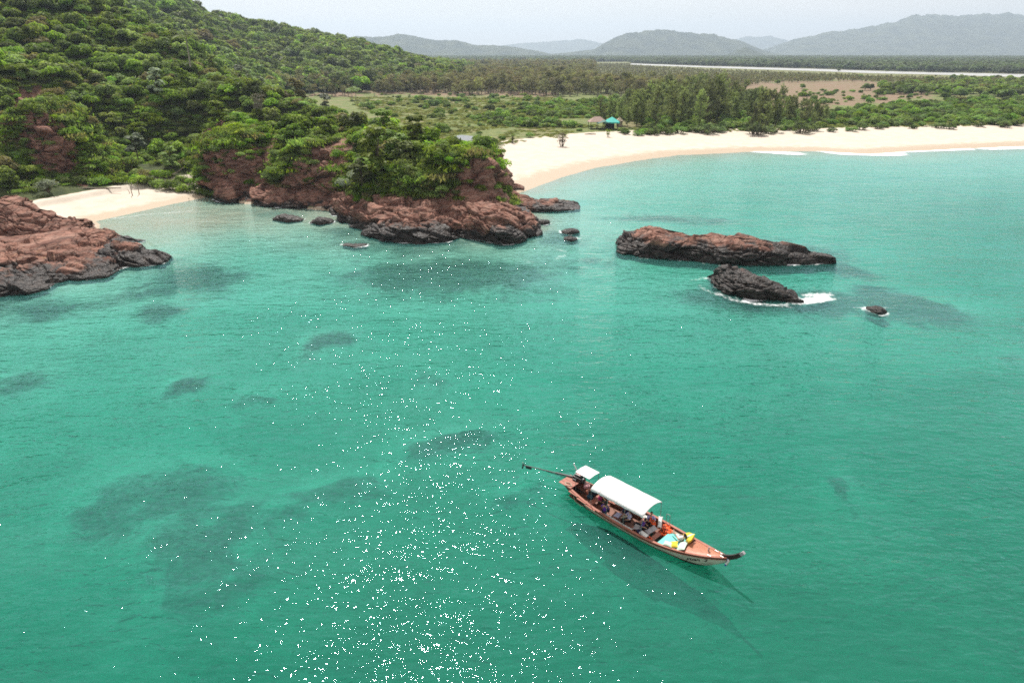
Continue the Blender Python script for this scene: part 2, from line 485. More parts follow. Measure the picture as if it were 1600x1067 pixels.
hill_pts = []
for px, py, t in [(775, 258, 131), (740, 240, 136), (700, 232, 141), (640, 202, 152), (590, 195, 157), (540, 190, 166), (480, 165, 178),
                  (440, 150, 188), (400, 148, 195), (350, 140, 205), (300, 116, 220), (250, 78, 235), (190, 15, 262), (100, -20, 255), (0, -30, 235),
                  (60, 118, 180), (130, 125, 198), (200, 125, 210), (200, 205, 186), (140, 215, 176), (280, 200, 188), (280, 140, 206),
                  (330, 185, 174), (330, 225, 165), (230, 258, 172), (150, 268, 170), (0, 150, 166), (0, 225, 152), (55, 250, 150), (0, 283, 140),
                  (-100, 200, 160), (-100, 60, 200), (400, 182, 163), (345, 178, 165), (460, 192, 157), (520, 208, 150), (600, 228, 146), (700, 250, 138), (720, 262, 133)]:
    p = P3(px, py, t); hill_pts.append((p[0], p[1], max(p[2] - 2.2, 1.5)))
hill_pts += [(-40, 235, 2.5), (0, 190, 2.5), (-22, 196, 3), (-10, 172, 2), (2, 158, 1.5), (-70, 285, 3), (-150, 440, 4), (-20, 300, 2.5), (30, 260, 2.5), (-95, 172, 3),
             (-78, 170, 3), (-250, 250, 60), (-350, 150, 60), (-300, 400, 55), (-120, 330, 12), (60, 330, 2.5), (-100, 420, 3), (40, 200, 2.5), (-112, 158, 3)]
HP = np.array(hill_pts)

def tps_fit(P):
    n = len(P); S = 100.0
    x = P[:, :2] / S
    r2 = ((x[:, None, :] - x[None]) ** 2).sum(-1)
    K = 0.5 * r2 * np.log(r2 + 1e-12) + np.eye(n) * 0.002
    Q = np.hstack([np.ones((n, 1)), x])
    A = np.block([[K, Q], [Q.T, np.zeros((3, 3))]])
    return x, np.linalg.solve(A, np.concatenate([P[:, 2], np.zeros(3)])), S
TPX, TPW, TPS = tps_fit(HP)

def near_hill(x, y):
    X = np.stack([x, y], 1) / TPS
    out = TPW[-3] + X @ TPW[-2:]
    for i in range(len(TPX)):
        r2 = ((X - TPX[i]) ** 2).sum(1)
        out += TPW[i] * 0.5 * r2 * np.log(r2 + 1e-12)
    w = smooth(480, 330, y) * smooth(-520, -380, x) * smooth(90, 40, x)
    return np.clip(out, PLAIN, 75) * w + PLAIN * (1 - w)

far_ridge = []
for px, py, t in [(-300, -260, 560), (-100, -190, 590), (60, -120, 610), (200, -55, 640), (310, 10, 680), (400, 32, 730), (470, 57, 800), (560, 76, 920), (640, 88, 1060), (720, 96, 1200)]:
    p = P3(px, py, t); far_ridge.append((p[0], p[1], max(p[2] - 14, PLAIN)))
FRG = np.array(far_ridge)
def far_hill(x, y):
    d, i, f = seg_dist(x, y, [tuple(p[:2]) for p in FRG], closed=False)
    z = FRG[i, 2] * (1 - f) + FRG[np.minimum(i + 1, len(FRG) - 1), 2] * f
    t = np.clip(1 - d / (150 + z * 3.2), 0, 1)
    return (z - PLAIN) * (t * t * (3 - 2 * t)) ** 0.8 + PLAIN

reefs = [(705, 440, 165, 30, 1.0), (620, 430, 70, 18, 1.0), (300, 446, 85, 26, .95), (230, 470, 60, 16, .8), (110, 492, 70, 15, .9), (20, 490, 50, 24, .9), (245, 500, 32, 14, 1.0), (505, 550, 30, 22, 1.05),
         (293, 627, 30, 20, 1.05), (402, 640, 24, 16, .8), (275, 800, 110, 65, .85), (330, 880, 130, 80, .85), (310, 960, 110, 60, .8), (525, 785, 80, 28, .9), (430, 830, 80, 30, .75), (705, 716, 55, 20, 1.0), (1305, 790, 38, 42, .8),
         (820, 795, 45, 20, .8), (1170, 475, 110, 22, 1.0), (1400, 485, 75, 30, 1.05), (1290, 480, 90, 22, 1.0), (1320, 425, 45, 16, 1.0), (1150, 400, 170, 22, 1.0), (655, 610, 45, 22, .7), (1030, 349, 75, 7, .95), (1120, 352, 40, 4, .8),
         (30, 622, 45, 16, .7), (560, 375, 70, 12, .8), (440, 341, 60, 9, 1.0), (860, 385, 60, 14, .7), (930, 420, 40, 9, .6), (660, 390, 160, 18, .8), (1590, 570, 40, 14, .6), (930, 850, 60, 30, .4)]

def land(x, y):
    """height of the ground and the masks that go with it"""
    d, i, f = seg_dist(x, y, SHP)
    ins = inside(x, y, SHP)
    j = (i + 1) % len(SH)
    B = SH[i, 2] * (1 - f) + SH[j, 2] * f
    dl = np.where(ins, d, 0.0)
    T = np.maximum(near_hill(x, y), far_hill(x, y))
    onhill = smooth(PLAIN + 0.6, PLAIN + 3.0, T)
    zer = np.zeros(len(x))
    nb = fbm(x / 17, y / 17, zer, 4)
    nr = fbm(x / 6.5, y / 6.5, zer + 3, 5, ridged=True)
    T = T + onhill * (nb * 2.2 + nr * 0.5)
    cove = smooth(-55, -66, x) * smooth(190, 175, y)
    bw = np.where(cove > 0.5, 15.0, 55.0)
    slope = np.where(cove > 0.5, 0.105, 0.052)
    cap_beach = slope * np.minimum(dl, bw) + np.maximum(dl - bw, 0) * 1.1
    cap_rock = 0.6 + 1.15 * np.maximum(dl - 2.0 + nb * 2.0, 0) + nr * 0.7
    cap = cap_rock * (1 - B) + cap_beach * B
    h = np.minimum(T, cap)
    D = np.where(ins, 0.0, d)
    sea = 0.06 + (3.3 + 1.2 * smooth(75, 20, y)) * (1 - np.exp(-D / 120)) + (1 - B) * 0.12 * smooth(0, 6, D) * smooth(90, 20, D)
    rf = np.zeros(len(x))
    wx_ = x + 6 * fbm(x / 11 + 3, y / 11, zer + 1, 4); wy_ = y + 6 * fbm(x / 11, y / 11 + 7, zer + 2, 4)
    for px, py, rx, ry, k in reefs:
        c = at(px, py, -1.6 if py < 600 else -2.6); e1 = at(px + rx, py, -1.6); e2 = at(px, py - ry, -1.6); e3 = at(px, py + ry, -1.6)
        sx = abs(e1[0] - c[0]); sy = abs(e2[1] - e3[1]) / 2
        q = ((wx_ - c[0]) / sx) ** 2 + ((wy_ - c[1]) / sy) ** 2
        rf = np.maximum(rf, k * np.exp(-0.5 * q * 1.3))
    near = (~ins) & (y > 10) & (y < 420) & (np.abs(x) < 420)
    nz = np.zeros(len(x)); nz[near] = fbm(x[near] / 9, y[near] / 9, zer[near] + 8, 4)
    cc = at(275, 345); sea = sea * (1 - 0.86 * np.exp(-((x - cc[0]) / 32) ** 2 - ((y - cc[1]) / 19) ** 2))
    sea = np.clip(sea - rf * 0.9 * smooth(0.5, 2.0, sea) + nz * 0.16, 0.03, 99)
    h = np.where(ins, h, -sea)
    sand = np.maximum(B * smooth(PLAIN + 3.5, PLAIN + 0.5, T) * smooth(60, 38, dl), 0) * np.where(cove > 0.5, smooth(21, 15, dl), 1)
    sand = np.where(ins, sand, 1.0)
    return h, d, ins, B, T, onhill, rf, sand, cove

def axis(parts):
    out = []
    for a, b, s in parts: out.append(np.arange(a, b, s))
    return np.concatenate(out)
def grow(start, end, step, k):
    v = [start]
    while abs(v[-1]) < abs(end):
        v.append(v[-1] + step); step *= k
    return np.array(v)
xs = np.concatenate([grow(-330, 17400, -3, 1.10)[::-1], axis([(-327, -120, 2.2), (-120, 62, 0.65), (62, 330, 2.2)]), grow(330, 17400, 3, 1.10)])
ys = np.concatenate([grow(-60, 600, -6, 1.3)[::-1], axis([(-54, 18, 4), (18, 88, 1.0), (88, 205, 0.65), (205, 420, 1.8)]), grow(420, 17400, 3, 1.09)])
NX, NY = len(xs), len(ys)
GX, GY = np.meshgrid(xs, ys)
GX = GX.ravel(); GY = GY.ravel()
Hh, Dd, INS, BB, TT, ONH, RF, SAND, COVE = land(GX, GY)
DEPTH0 = np.clip(-Hh, 0, 10)
_u = (~INS) & (GY > 12) & (GY < 95) & (np.abs(GX) < 130)
Hh[_u] += 0.55 * fbm(GX[_u] / 4.6, GY[_u] / 4.6, np.zeros(_u.sum()) + 18, 3) * smooth(1.0, 2.5, DEPTH0[_u])  # floor unevenness added to break up the edge of the boat's shadow
PX, PY, PT = proj(GX, GY, Hh)

cliffs = [([(15, 150), (60, 128), (95, 170), (125, 215), (138, 292), (60, 292), (25, 230)], 150, 190),
          ([(305, 190), (345, 178), (368, 232), (385, 212), (432, 198), (428, 292), (340, 290), (312, 275)], 140, 185),
          ([(445, 228), (480, 215), (562, 212), (548, 240), (522, 305), (440, 298), (425, 262)], 125, 172),
          ([(690, 305), (700, 272), (735, 255), (790, 236), (796, 320), (700, 325), (640, 322), (545, 318)], 115, 150)]
def in_cliff(px, py, t):
    m = np.zeros(len(px), bool)
    for poly, t0, t1 in cliffs:
        m |= inside(px, py, poly) & (t > t0) & (t < t1)
    return m
bare = in_cliff(PX, PY, PT) & INS & (Hh > 0.2)
lowrock = (INS & (GX < -46) & (GX > -330) & (GY < 152) & (Hh < 6.5) & (BB < 0.7) & (Dd < 24)) | INS & (BB < 0.5) & (Hh < 4.5) & (Dd < 9) & (np.abs(GX) < 200) & (GY < 210)
brown_zone = [[(470, 152), (560, 147), (700, 150), (860, 152), (860, 143), (560, 140)], [(1130, 140), (1180, 130), (1330, 126), (1450, 132), (1460, 150), (1400, 163), (1250, 169), (1150, 163)]]
brown = np.zeros(len(GX))
_w = fbm(GX / 22, GY / 22, np.zeros(len(GX)) + 6, 4)
for z in brown_zone: brown = np.maximum(brown, inside(PX + 60 * _w, PY + 9 * _w, z) & (PT > 200))
brown = np.maximum(brown, (PT > 640) * 0.45)

idx = np.arange(NX * NY).reshape(NY, NX)
F = np.stack([idx[:-1, :-1], idx[:-1, 1:], idx[1:, 1:], idx[1:, :-1]], -1).reshape(-1, 4)
tide_g = np.full(len(GX), 1.1)
me = mesh_np('ground', np.stack([GX, GY, Hh], 1), F, M['ground'],
             dict(sand=SAND, jungle=np.maximum(ONH, (GX < 15) & (GX > -330) & (GY < 192) & INS) * (1 - SAND), brown=brown, bare=np.maximum(bare, lowrock).astype(float), reef=RF, under=smooth(0.02, -0.3, Hh), tide=tide_g), True)
me.materials.append(M['rock'])
rk = (bare | lowrock)[F].mean(1) > 0.5
me.polygons.foreach_set('material_index', rk.astype(np.int32))
ground = tag(link('ground', me), kind='structure')

def sheet(name, pts, z, mat):
    mb = MB(); mb.poly([(p[0], p[1], z) for p in pts])
    return mb.build(name, mat)
far_bank = [(985, 99.3), (1100, 103.3), (1284, 108), (1358, 110.7), (1450, 113), (1556, 115), (1750, 120)]
near_bank = [(1750, 126), (1556, 119.5), (1450, 116.5), (1358, 114.5), (1284, 111.5), (1200, 109), (1100, 105.6), (985, 101.2)]
RIVER = far_bank + near_bank
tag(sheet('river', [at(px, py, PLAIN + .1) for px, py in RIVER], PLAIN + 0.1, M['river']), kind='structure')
PONDPX = [(688, 222), (700, 214), (722, 211), (740, 213), (738, 221), (715, 228), (695, 229)]
tag(sheet('pond', [at(px, py, PLAIN + .06) for px, py in PONDPX], PLAIN + 0.06, M['pool']), kind='structure')

# --- far mountains
def mountain_mat():
    t = NT('far_forest')
    pos = t.pos()
    n = t.noise(0.008, pos, 8, 0.65)
    c = t.mix(t.ramp(n, 0.35, 0.65), (0.030, 0.045, 0.022), (0.085, 0.100, 0.050))
    return t.done(t.principled(c, 0.95, 0.05, t.bump(t.noise(0.02, pos, 7, 0.7), 1.0, 30)))
M['mountain'] = mountain_mat()
def mountain(name, sil, D, seed, spread=4.0):
    pts = np.array([P3(px, py, D) for px, py in sil])
    s = np.linspace(0, len(sil) - 1, len(sil) * 22)
    k = np.arange(len(sil))
    x = np.interp(s, k, pts[:, 0]); y = np.interp(s, k, pts[:, 1]); z = np.interp(s, k, pts[:, 2])
    w = np.linspace(-1, 1, 41)
    S, Wd = np.meshgrid(np.arange(len(s)), w)
    S = S.ravel(); Wd = Wd.ravel()
    top = np.maximum(z[S] - PLAIN, 1)
    dx = top.mean() * spread
    X = x[S]; Y = y[S] + Wd * dx
    sc = top.mean() * 1.2
    sp = fbm(X / sc + seed, Y / sc, np.zeros(len(X)) + seed, 5, ridged=True)
    prof = (1 - np.abs(Wd)) ** 1.15
    Z = PLAIN - 4 + (top + 4) * prof * (1 + 0.35 * sp * np.abs(Wd) * 2 * (1 - np.abs(Wd)))
    Z += top * (0.10 * fbm(X / (sc * .5), Y / (sc * .5), np.zeros(len(X)) + seed, 5) + 0.035 * fbm(X / (sc * .08), Y / (sc * .3), np.zeros(len(X)) + seed, 3)) * prof ** 0.6
    n = len(s); m = len(w)
    ii = np.arange(n * m).reshape(m, n)
    Fm = np.stack([ii[:-1, :-1], ii[:-1, 1:], ii[1:, 1:], ii[1:, :-1]], -1).reshape(-1, 4)
    tag(link(name, mesh_np(name, np.stack([X, Y, Z], 1), Fm, M['mountain'], None, True)), kind='structure')
mountain('mountain', [(1100, 93), (1150, 90), (1190, 80), (1240, 62), (1290, 51), (1340, 44), (1400, 35), (1425, 24), (1460, 22), (1500, 25), (1560, 21), (1600, 23), (1700, 30), (1800, 60), (1900, 92)], 7200, 1)
mountain('mountain', [(760, 92), (820, 88), (880, 83), (930, 77), (945, 67), (975, 53), (1000, 50), (1030, 46), (1070, 51), (1110, 53), (1130, 58), (1160, 65), (1190, 78), (1230, 90)], 5600, 2)
mountain('mountain', [(1115, 92), (1140, 84), (1152, 78), (1165, 74), (1180, 79), (1205, 91)], 4200, 3)
mountain('mountain', [(400, 90), (480, 62), (520, 60), (560, 57), (600, 58), (625, 53), (645, 56), (680, 64), (715, 63), (740, 70), (790, 72), (840, 80), (890, 91)], 5200, 4)
mountain('mountain', [(560, 80), (640, 72), (760, 75), (810, 68), (860, 65), (910, 61), (950, 70), (1050, 82), (1130, 66), (1170, 57), (1205, 57), (1240, 66), (1300, 84)], 11500, 5)

# --- air: one closed box of thin haze round everything
hb = MB(); hb.box((0, 0, (620 - 8) / 2), (35600, 35600, 628))
hz = hb.build('haze', None)
hm = bpy.data.materials.new('haze'); hm.use_nodes = True; hm.node_tree.nodes.clear()
ho = hm.node_tree.nodes.new('ShaderNodeOutputMaterial'); hv = hm.node_tree.nodes.new('ShaderNodeVolumePrincipled')
hv.inputs['Color'].default_value = (0.70, 0.845, 1.0, 1); hv.inputs['Density'].default_value = HAZE_DENSITY; hv.inputs['Anisotropy'].default_value = 0.35
hm.node_tree.links.new(hv.outputs[0], ho.inputs['Volume'])
hz.data.materials.append(hm); tag(hz, kind='stuff')

# ------------------------------------------------------------------ rocks
FOOT = []
ROCKV = {}
def rock(name, label, front, depth, tops, dip=(0.28, 0.1), amp=0.45, tide=1.0, seed=0, box=0.55, res=(190, 64), cat='rock', base=-1.2, group=None, zf=0.0, strata=0.7):
    """a rock mass: front = its foot line in the photograph, laid on height zf; tops = height along it"""
    fr = np.array([at(px, py, zf)[:2] for px, py in front])
    back = fr[::-1] + np.array([[0, depth]]) * np.linspace(0.75, 1.0, len(fr))[:, None]
    poly = np.concatenate([fr, back])
    if zf < 0.2: FOOT.append(([tuple(p) for p in poly], 0.62 if cat != 'cliff' else 0))
    c = (poly.min(0) + poly.max(0)) / 2
    half = (poly.max(0) - poly.min(0)) / 2
    nt, nf = res
    th = np.linspace(0, 2 * math.pi, nt, endpoint=False)
    dirs = np.stack([np.cos(th), np.sin(th)], 1)
    q = (poly - c) / half
    Rr = np.zeros(nt)
    for i in range(len(q)):
        a = q[i]; b = q[(i + 1) % len(q)]; e = b - a
        den = dirs[:, 0] * e[1] - dirs[:, 1] * e[0]
        den = np.where(np.abs(den) < 1e-9, 1e-9, den)
        tt = (a[0] * e[1] - a[1] * e[0]) / den
        ss = (a[0] * dirs[:, 1] - a[1] * dirs[:, 0]) / den
        ok = (tt > 0) & (ss >= -1e-6) & (ss <= 1 + 1e-6)
        Rr = np.where(ok, np.maximum(Rr, tt), Rr)
    Rr = np.where(Rr < 0.05, 0.5, Rr)
    Rr = (Rr + np.roll(Rr, 1) + np.roll(Rr, -1)) / 3
    ph = np.linspace(-0.35, math.pi / 2, nf)
    PHI, TH = np.meshgrid(ph, np.arange(nt), indexing='ij')
    cr = np.sign(np.cos(PHI)) * np.abs(np.cos(PHI)) ** box
    sz = np.sign(np.sin(PHI)) * np.abs(np.sin(PHI)) ** 0.75
    X = c[0] + half[0] * Rr[TH] * cr * dirs[TH, 0]
    Y = c[1] + half[1] * Rr[TH] * cr * dirs[TH, 1]
    u = (X - (c[0] - half[0])) / (2 * half[0])
    top = np.interp(u, np.linspace(0, 1, len(tops)), tops)
    Z = zf + np.where(sz > 0, top * sz, -base * sz * 1.0)
    V = np.stack([X.ravel(), Y.ravel(), Z.ravel()], 1)
    ii = np.arange(nf * nt).reshape(nf, nt)
    Fm = np.stack([ii[:-1], np.roll(ii, -1, 1)[:-1], np.roll(ii, -1, 1)[1:], ii[1:]], -1).reshape(-1, 4)
    # normals of the smooth body
    G = V.reshape(nf, nt, 3)
    du = np.roll(G, -1, 1) - np.roll(G, 1, 1); dv = np.gradient(G, axis=0)
    N = np.cross(du, dv); N /= np.linalg.norm(N, axis=2)[..., None] + 1e-9
    N = N.reshape(-1, 3); N[-nt:] = (0, 0, 1)
    P = V + seed * 13.7
    wx = fbm(P[:, 0] / 5.5, P[:, 1] / 5.5, P[:, 2] / 4.5, 4)
    # blocks bounded by the tilted beds and the joints across them: each keeps its own plane
    gk = np.random.default_rng(900 + seed)
    nrm = np.array([dip[0], dip[1], 1.0]); nrm /= np.linalg.norm(nrm)
    e1 = np.cross([0.25, 1.0, 0.0], nrm); e1 /= np.linalg.norm(e1); e2 = np.cross(nrm, e1)
    warp = np.stack([V[:, 0] + wx * 0.9, V[:, 1] + wx * 0.5, V[:, 2] + wx * 0.7], 1)
    Q = np.stack([warp @ e1 / 2.6, warp @ e2 / 1.9, warp @ nrm / (strata * 1.25)], 1)
    def blocks(Q, k):
        lo, hi = Q.min(0), Q.max(0)
        nc = int(np.clip(np.prod(hi - lo) * k, 12, 260))
        C = lo + (hi - lo) * gk.random((nc, 3))
        d1 = np.full(len(Q), 1e9); d2 = np.full(len(Q), 1e9); id1 = np.zeros(len(Q), int)
        for c_ in range(nc):
            dd = ((Q - C[c_]) ** 2).sum(1)
            m = dd < d1
            d2 = np.where(m, d1, np.minimum(d2, dd)); d1 = np.where(m, dd, d1); id1 = np.where(m, c_, id1)
        off = gk.random(nc) - 0.5; sl = gk.normal(size=(nc, 3)) * 0.30
        rel = Q - C[id1]
        gap = smooth(0.0, 0.16, np.sqrt(d2) - np.sqrt(d1))
        return off[id1] * 1.15 + (sl[id1] * rel).sum(1) + 0.55 * (gap - 1)
    blk = blocks(Q, 0.55)
    blk2 = blocks(Q * 2.3 + 5, 0.04)
    sx = warp @ nrm + wx * 0.8
    lay = smooth(0.0, 0.45, np.abs(((sx / (strata * 0.75)) % 1.0) - 0.5) * 2) * smooth(-0.4, 0.3, perlin(P[:, 0] / 5 + 9, P[:, 1] / 5, P[:, 2] / 4))
    big = fbm(P[:, 0] / 5.0, P[:, 1] / 5.0, P[:, 2] / 3.5, 4)
    fine = fbm(P[:, 0] / 0.9, P[:, 1] / 0.9, P[:, 2] / 0.6, 4, ridged=True)
    size = min(1.0, min(half.min(), max(tops)) / 2.5)
    disp = amp * size * (0.75 * big + 1.15 * blk + 0.30 * blk2 + 0.35 * lay + 0.12 * fine)
    disp -= disp.mean() * 0.8
    V = V + N * disp[:, None]
    if cat == 'cliff': ROCKV[label] = (V.copy(), N.copy())
    me = mesh_np(name, V, Fm, M['rock'], dict(tide=np.full(len(V), tide)), False)
    me.polygons.foreach_set('use_smooth', np.ones(len(me.polygons), bool))
    o = link(name, me)
    o.location = (0, 0, 0)
    return tag(o, label, cat, group)

CF = 'bare cliffs of the headland'
rock('cliff', 'tall dark red cliff face below the grassy slope at the left', [(18, 296), (60, 296), (100, 296), (142, 292)], 22, [16.80, 17.60, 15.20, 9.60, 3.20], (0.3, 0.1), 1.5, -9, 41, 0.5, (240, 150), 'cliff', group=CF, zf=2.0, strata=1.3)
rock('cliff', 'creeper-hung dark cliff at the right end of the small cove beach', [(312, 290), (345, 294), (385, 296), (432, 292)], 20, [6.66, 9.62, 10.36, 10.36, 8.88, 5.92], (0.2, 0.1), 1.3, -9, 42, 0.42, (240, 130), 'cliff', group=CF, zf=2.0, strata=1.2)
rock('cliff', 'maroon cliff patch in the middle of the headland left of the tall broadleaf trees', [(430, 298), (480, 302), (530, 304)], 19, [5.46, 7.80, 8.58, 7.80, 6.24], (0.3, 0.1), 1.2, -9, 43, 0.42, (220, 110), 'cliff', group=CF, zf=2.5, strata=1.2)
rock('cliff', 'bare reddish cliff at the seaward tip of the headland', [(560, 314), (640, 324), (700, 329), (760, 328), (792, 312)], 22, [3.12, 4.68, 6.63, 7.49, 8.56, 9.16, 8.01], (0.45, 0.1), 1.4, -9, 44, 0.55, (300, 120), 'cliff', group=CF, zf=3.0, strata=1.1)
SC = 'sea rocks off the headland'
rock('rock_island', 'long dark reddish rock island standing in the sea, largest of the rocks off the point', [(970, 394), (1000, 401), (1060, 405), (1110, 410), (1135, 415), (1175, 416), (1235, 413), (1270, 412), (1306, 411)], 6.2,
     [0.98, 2.54, 3.53, 2.95, 2.46, 2.38, 2.62, 2.62, 2.38, 2.13, 1.89, 1.64, 1.23, 0.49], (0.12, 0.1), 0.62, 1.9, 3, 0.30, (320, 90), 'rock', group=SC)
rock('sea_rock', 'hump-backed dark rock ringed by white foam in front of the long rock island', [(1118, 447), (1135, 459), (1165, 467), (1200, 470), (1252, 472)], 4.6,
     [0.70, 2.11, 2.60, 2.25, 1.82, 1.55, 1.05, 0.35], (0.25, 0.1), 0.55, 2.6, 5, 0.42, (200, 70), 'rock', group=SC)
rock('sea_rock', 'tiny dark rock just breaking the surface right of the foaming rock', [(1362, 488), (1375, 492), (1388, 489)], 1.8, [0.3, 0.7, 0.35], seed=6, tide=2, res=(60, 24), group=SC)
SH_ = 'red rocks along the foot of the headland'
rock('shore_rock', 'rounded red boulder at the right end of the small cove beach', [(333, 312), (350, 318), (370, 318), (386, 312)], 6, [1.64, 3.77, 4.02, 3.44, 1.64], (0.1, 0.1), 0.45, 0.5, 11, 0.6, group=SH_)
rock('shore_rock', 'long sloping red slab with layered ledges between boulder and large mass', [(384, 316), (420, 324), (470, 326), (505, 325), (530, 320)], 10, [1.72, 3.43, 3.82, 3.28, 2.81, 2.73, 2.50, 1.72], (0.35, 0.1), 0.6, 0.6, 12, 0.75, (240, 70), group=SH_)
rock('shore_rock', 'red ledge behind the wave-washed stones, joining the slab to the large mass', [(505, 326), (530, 335), (570, 340)], 9, [2.00, 3.36, 3.20, 2.40], (0.3, 0.2), 0.55, 0.5, 13, 0.7, group=SH_)
rock('shore_rock', 'largest red rock mass below the broadleaf trees, sloping into the sea', [(516, 334), (545, 350), (590, 364), (640, 372), (690, 374), (722, 370)], 16, [1.64, 3.77, 4.59, 4.92, 5.08, 4.76, 4.10, 2.95, 1.23], (0.30, 0.15), 0.85, 0.9, 14, 0.8, (300, 100), group=SH_)
rock('shore_rock', 'black wet rock lump low in front of the largest red mass', [(568, 366), (600, 377), (650, 381), (700, 378), (720, 372)], 7, [0.96, 2.40, 2.88, 2.72, 2.24, 1.76, 0.80], (0.32, 0.1), 0.6, 2.1, 15, 0.65, (220, 70), group=SH_)
rock('shore_rock', 'broad red dome of rock below the bare cliff at the headland tip', [(690, 362), (725, 372), (765, 378), (805, 376), (842, 366)], 14, [2.05, 4.76, 5.41, 5.25, 4.59, 3.61, 2.79, 1.23], (0.38, 0.1), 0.8, 1.0, 16, 0.75, (280, 90), group=SH_)
rock('shore_rock', 'dark split block at the waterline right of the black wet lump', [(756, 376), (775, 382), (800, 382), (818, 376)], 5, [1.36, 2.72, 2.80, 2.21, 1.19], (0.2, 0.1), 0.5, 2.3, 17, 0.5, group=SH_)
rock('shore_rock', 'pale-topped round rock at the outermost corner of the headland', [(788, 358), (810, 366), (842, 364)], 7, [1.19, 2.89, 2.72, 1.02], (0.3, 0.1), 0.5, 1.0, 18, 0.6, group=SH_)
rock('shore_rock', 'low flat brown ledge running out to sea behind the headland tip', [(782, 326), (830, 331), (870, 331), (906, 328)], 8, [1.44, 2.08, 1.68, 1.28, 0.96, 0.40], (0.15, 0.1), 0.5, 0.8, 19, 0.55, (220, 60), group=SH_)
rock('shore_rock', 'craggy brown rocks between cliff foot and the flat ledge', [(770, 322), (800, 328), (830, 324)], 8, [2.08, 2.72, 2.08, 0.96], (0.2, 0.1), 0.6, 0.6, 20, 0.6, group=SH_)
rock('beach_rock', 'single flat brown rock lying on the long beach behind the headland', [(782, 296), (800, 299), (819, 297)], 4.5, [0.9, 1.5, 1.3, 0.7], (0.1, 0.1), 0.35, 0.0, 21, 0.6, (120, 40), zf=0.25)
AW = 'small rocks awash'
for fr_, dp, tp, lb, sd in [([(838, 349), (850, 352), (860, 349)], 2.0, [0.3, 0.7, 0.4], 'small dark rock awash off the outermost corner of the headland', 22),
                            ([(878, 364), (890, 367), (906, 364)], 2.0, [0.3, 0.8, 0.4], 'small dark rock awash farthest from the headland corner', 23),
                            ([(882, 375), (893, 378), (903, 375)], 1.8, [0.25, 0.6, 0.3], 'smallest dark rock awash, nearest the viewer off the headland corner', 24),
                            ([(425, 344), (450, 348), (472, 346)], 2.8, [0.5, 1.0, 1.0, 0.5], 'dark wave-washed stone in the shallows before the sloping slab', 25),
                            ([(484, 349), (500, 352), (518, 349)], 2.6, [0.5, 1.1, 0.5], 'dark wave-washed stone nearest the largest red mass', 26),
                            ([(535, 384), (552, 387), (572, 384)], 1.6, [0.12, 0.3, 0.12], 'brown rock showing just at the surface before the black wet lump', 27)]:
    rock('sea_rock', lb, fr_, dp, tp, seed=sd, tide=1.6, res=(90, 34), amp=0.45, group=AW)
LR = 'red rocks at the left edge of the cove'
rock('outcrop_rock', 'craggy dark red outcrop rising to the left edge below grey shrubs', [(-40, 372), (30, 378), (75, 374), (105, 364)], 11, [5.76, 5.50, 4.86, 3.84, 2.30, 1.02], (0.5, 0.1), 0.7, 0.2, 31, 0.8, (260, 110), group=LR, zf=1.5)
rock('outcrop_rock', 'big layered pink-brown slab sloping down to the right at left edge', [(-60, 422), (0, 428), (70, 436), (130, 438), (168, 432)], 13, [3.06, 2.85, 2.51, 2.07, 1.53, 0.98, 0.28], (0.42, 0.1), 0.75, 0.8, 32, 0.8, (280, 90), group=LR)
rock('outcrop_rock', 'red ledge with undercut side just below the feathery bush', [(88, 385), (130, 388), (175, 388), (210, 384)], 5.5, [2.13, 2.61, 2.13, 1.42, 0.42], (0.4, 0.1), 0.65, 0.6, 33, 0.75, (220, 70), group=LR)
rock('outcrop_rock', 'brown stepped block in the middle of the left rocks', [(92, 405), (130, 410), (165, 408)], 8, [1.84, 2.33, 2.08, 1.22], (0.3, 0.1), 0.6, 0.6, 34, 0.6, group=LR)
rock('outcrop_rock', 'dark pointed rock reaching farthest right from the left outcrop', [(146, 408), (180, 416), (215, 418), (250, 413)], 6, [2.03, 2.57, 2.18, 1.56, 0.39], (0.35, 0.1), 0.6, 1.7, 35, 0.6, (220, 70), group=LR)
rock('outcrop_rock', 'lowest dark rock at the left edge of the picture, nearest the viewer', [(-60, 458), (0, 463), (40, 460), (72, 452)], 7, [1.95, 2.10, 1.80, 1.20, 0.38], (0.3, 0.1), 0.6, 1.6, 36, 0.65, (200, 70), group=LR)
rock('outcrop_rock', 'round red knob at the foot of the big layered slab', [(0, 418), (30, 424), (62, 422)], 5, [1.27, 2.17, 2.04, 1.15], (0.2, 0.1), 0.55, 0.9, 37, 0.55, group=LR)

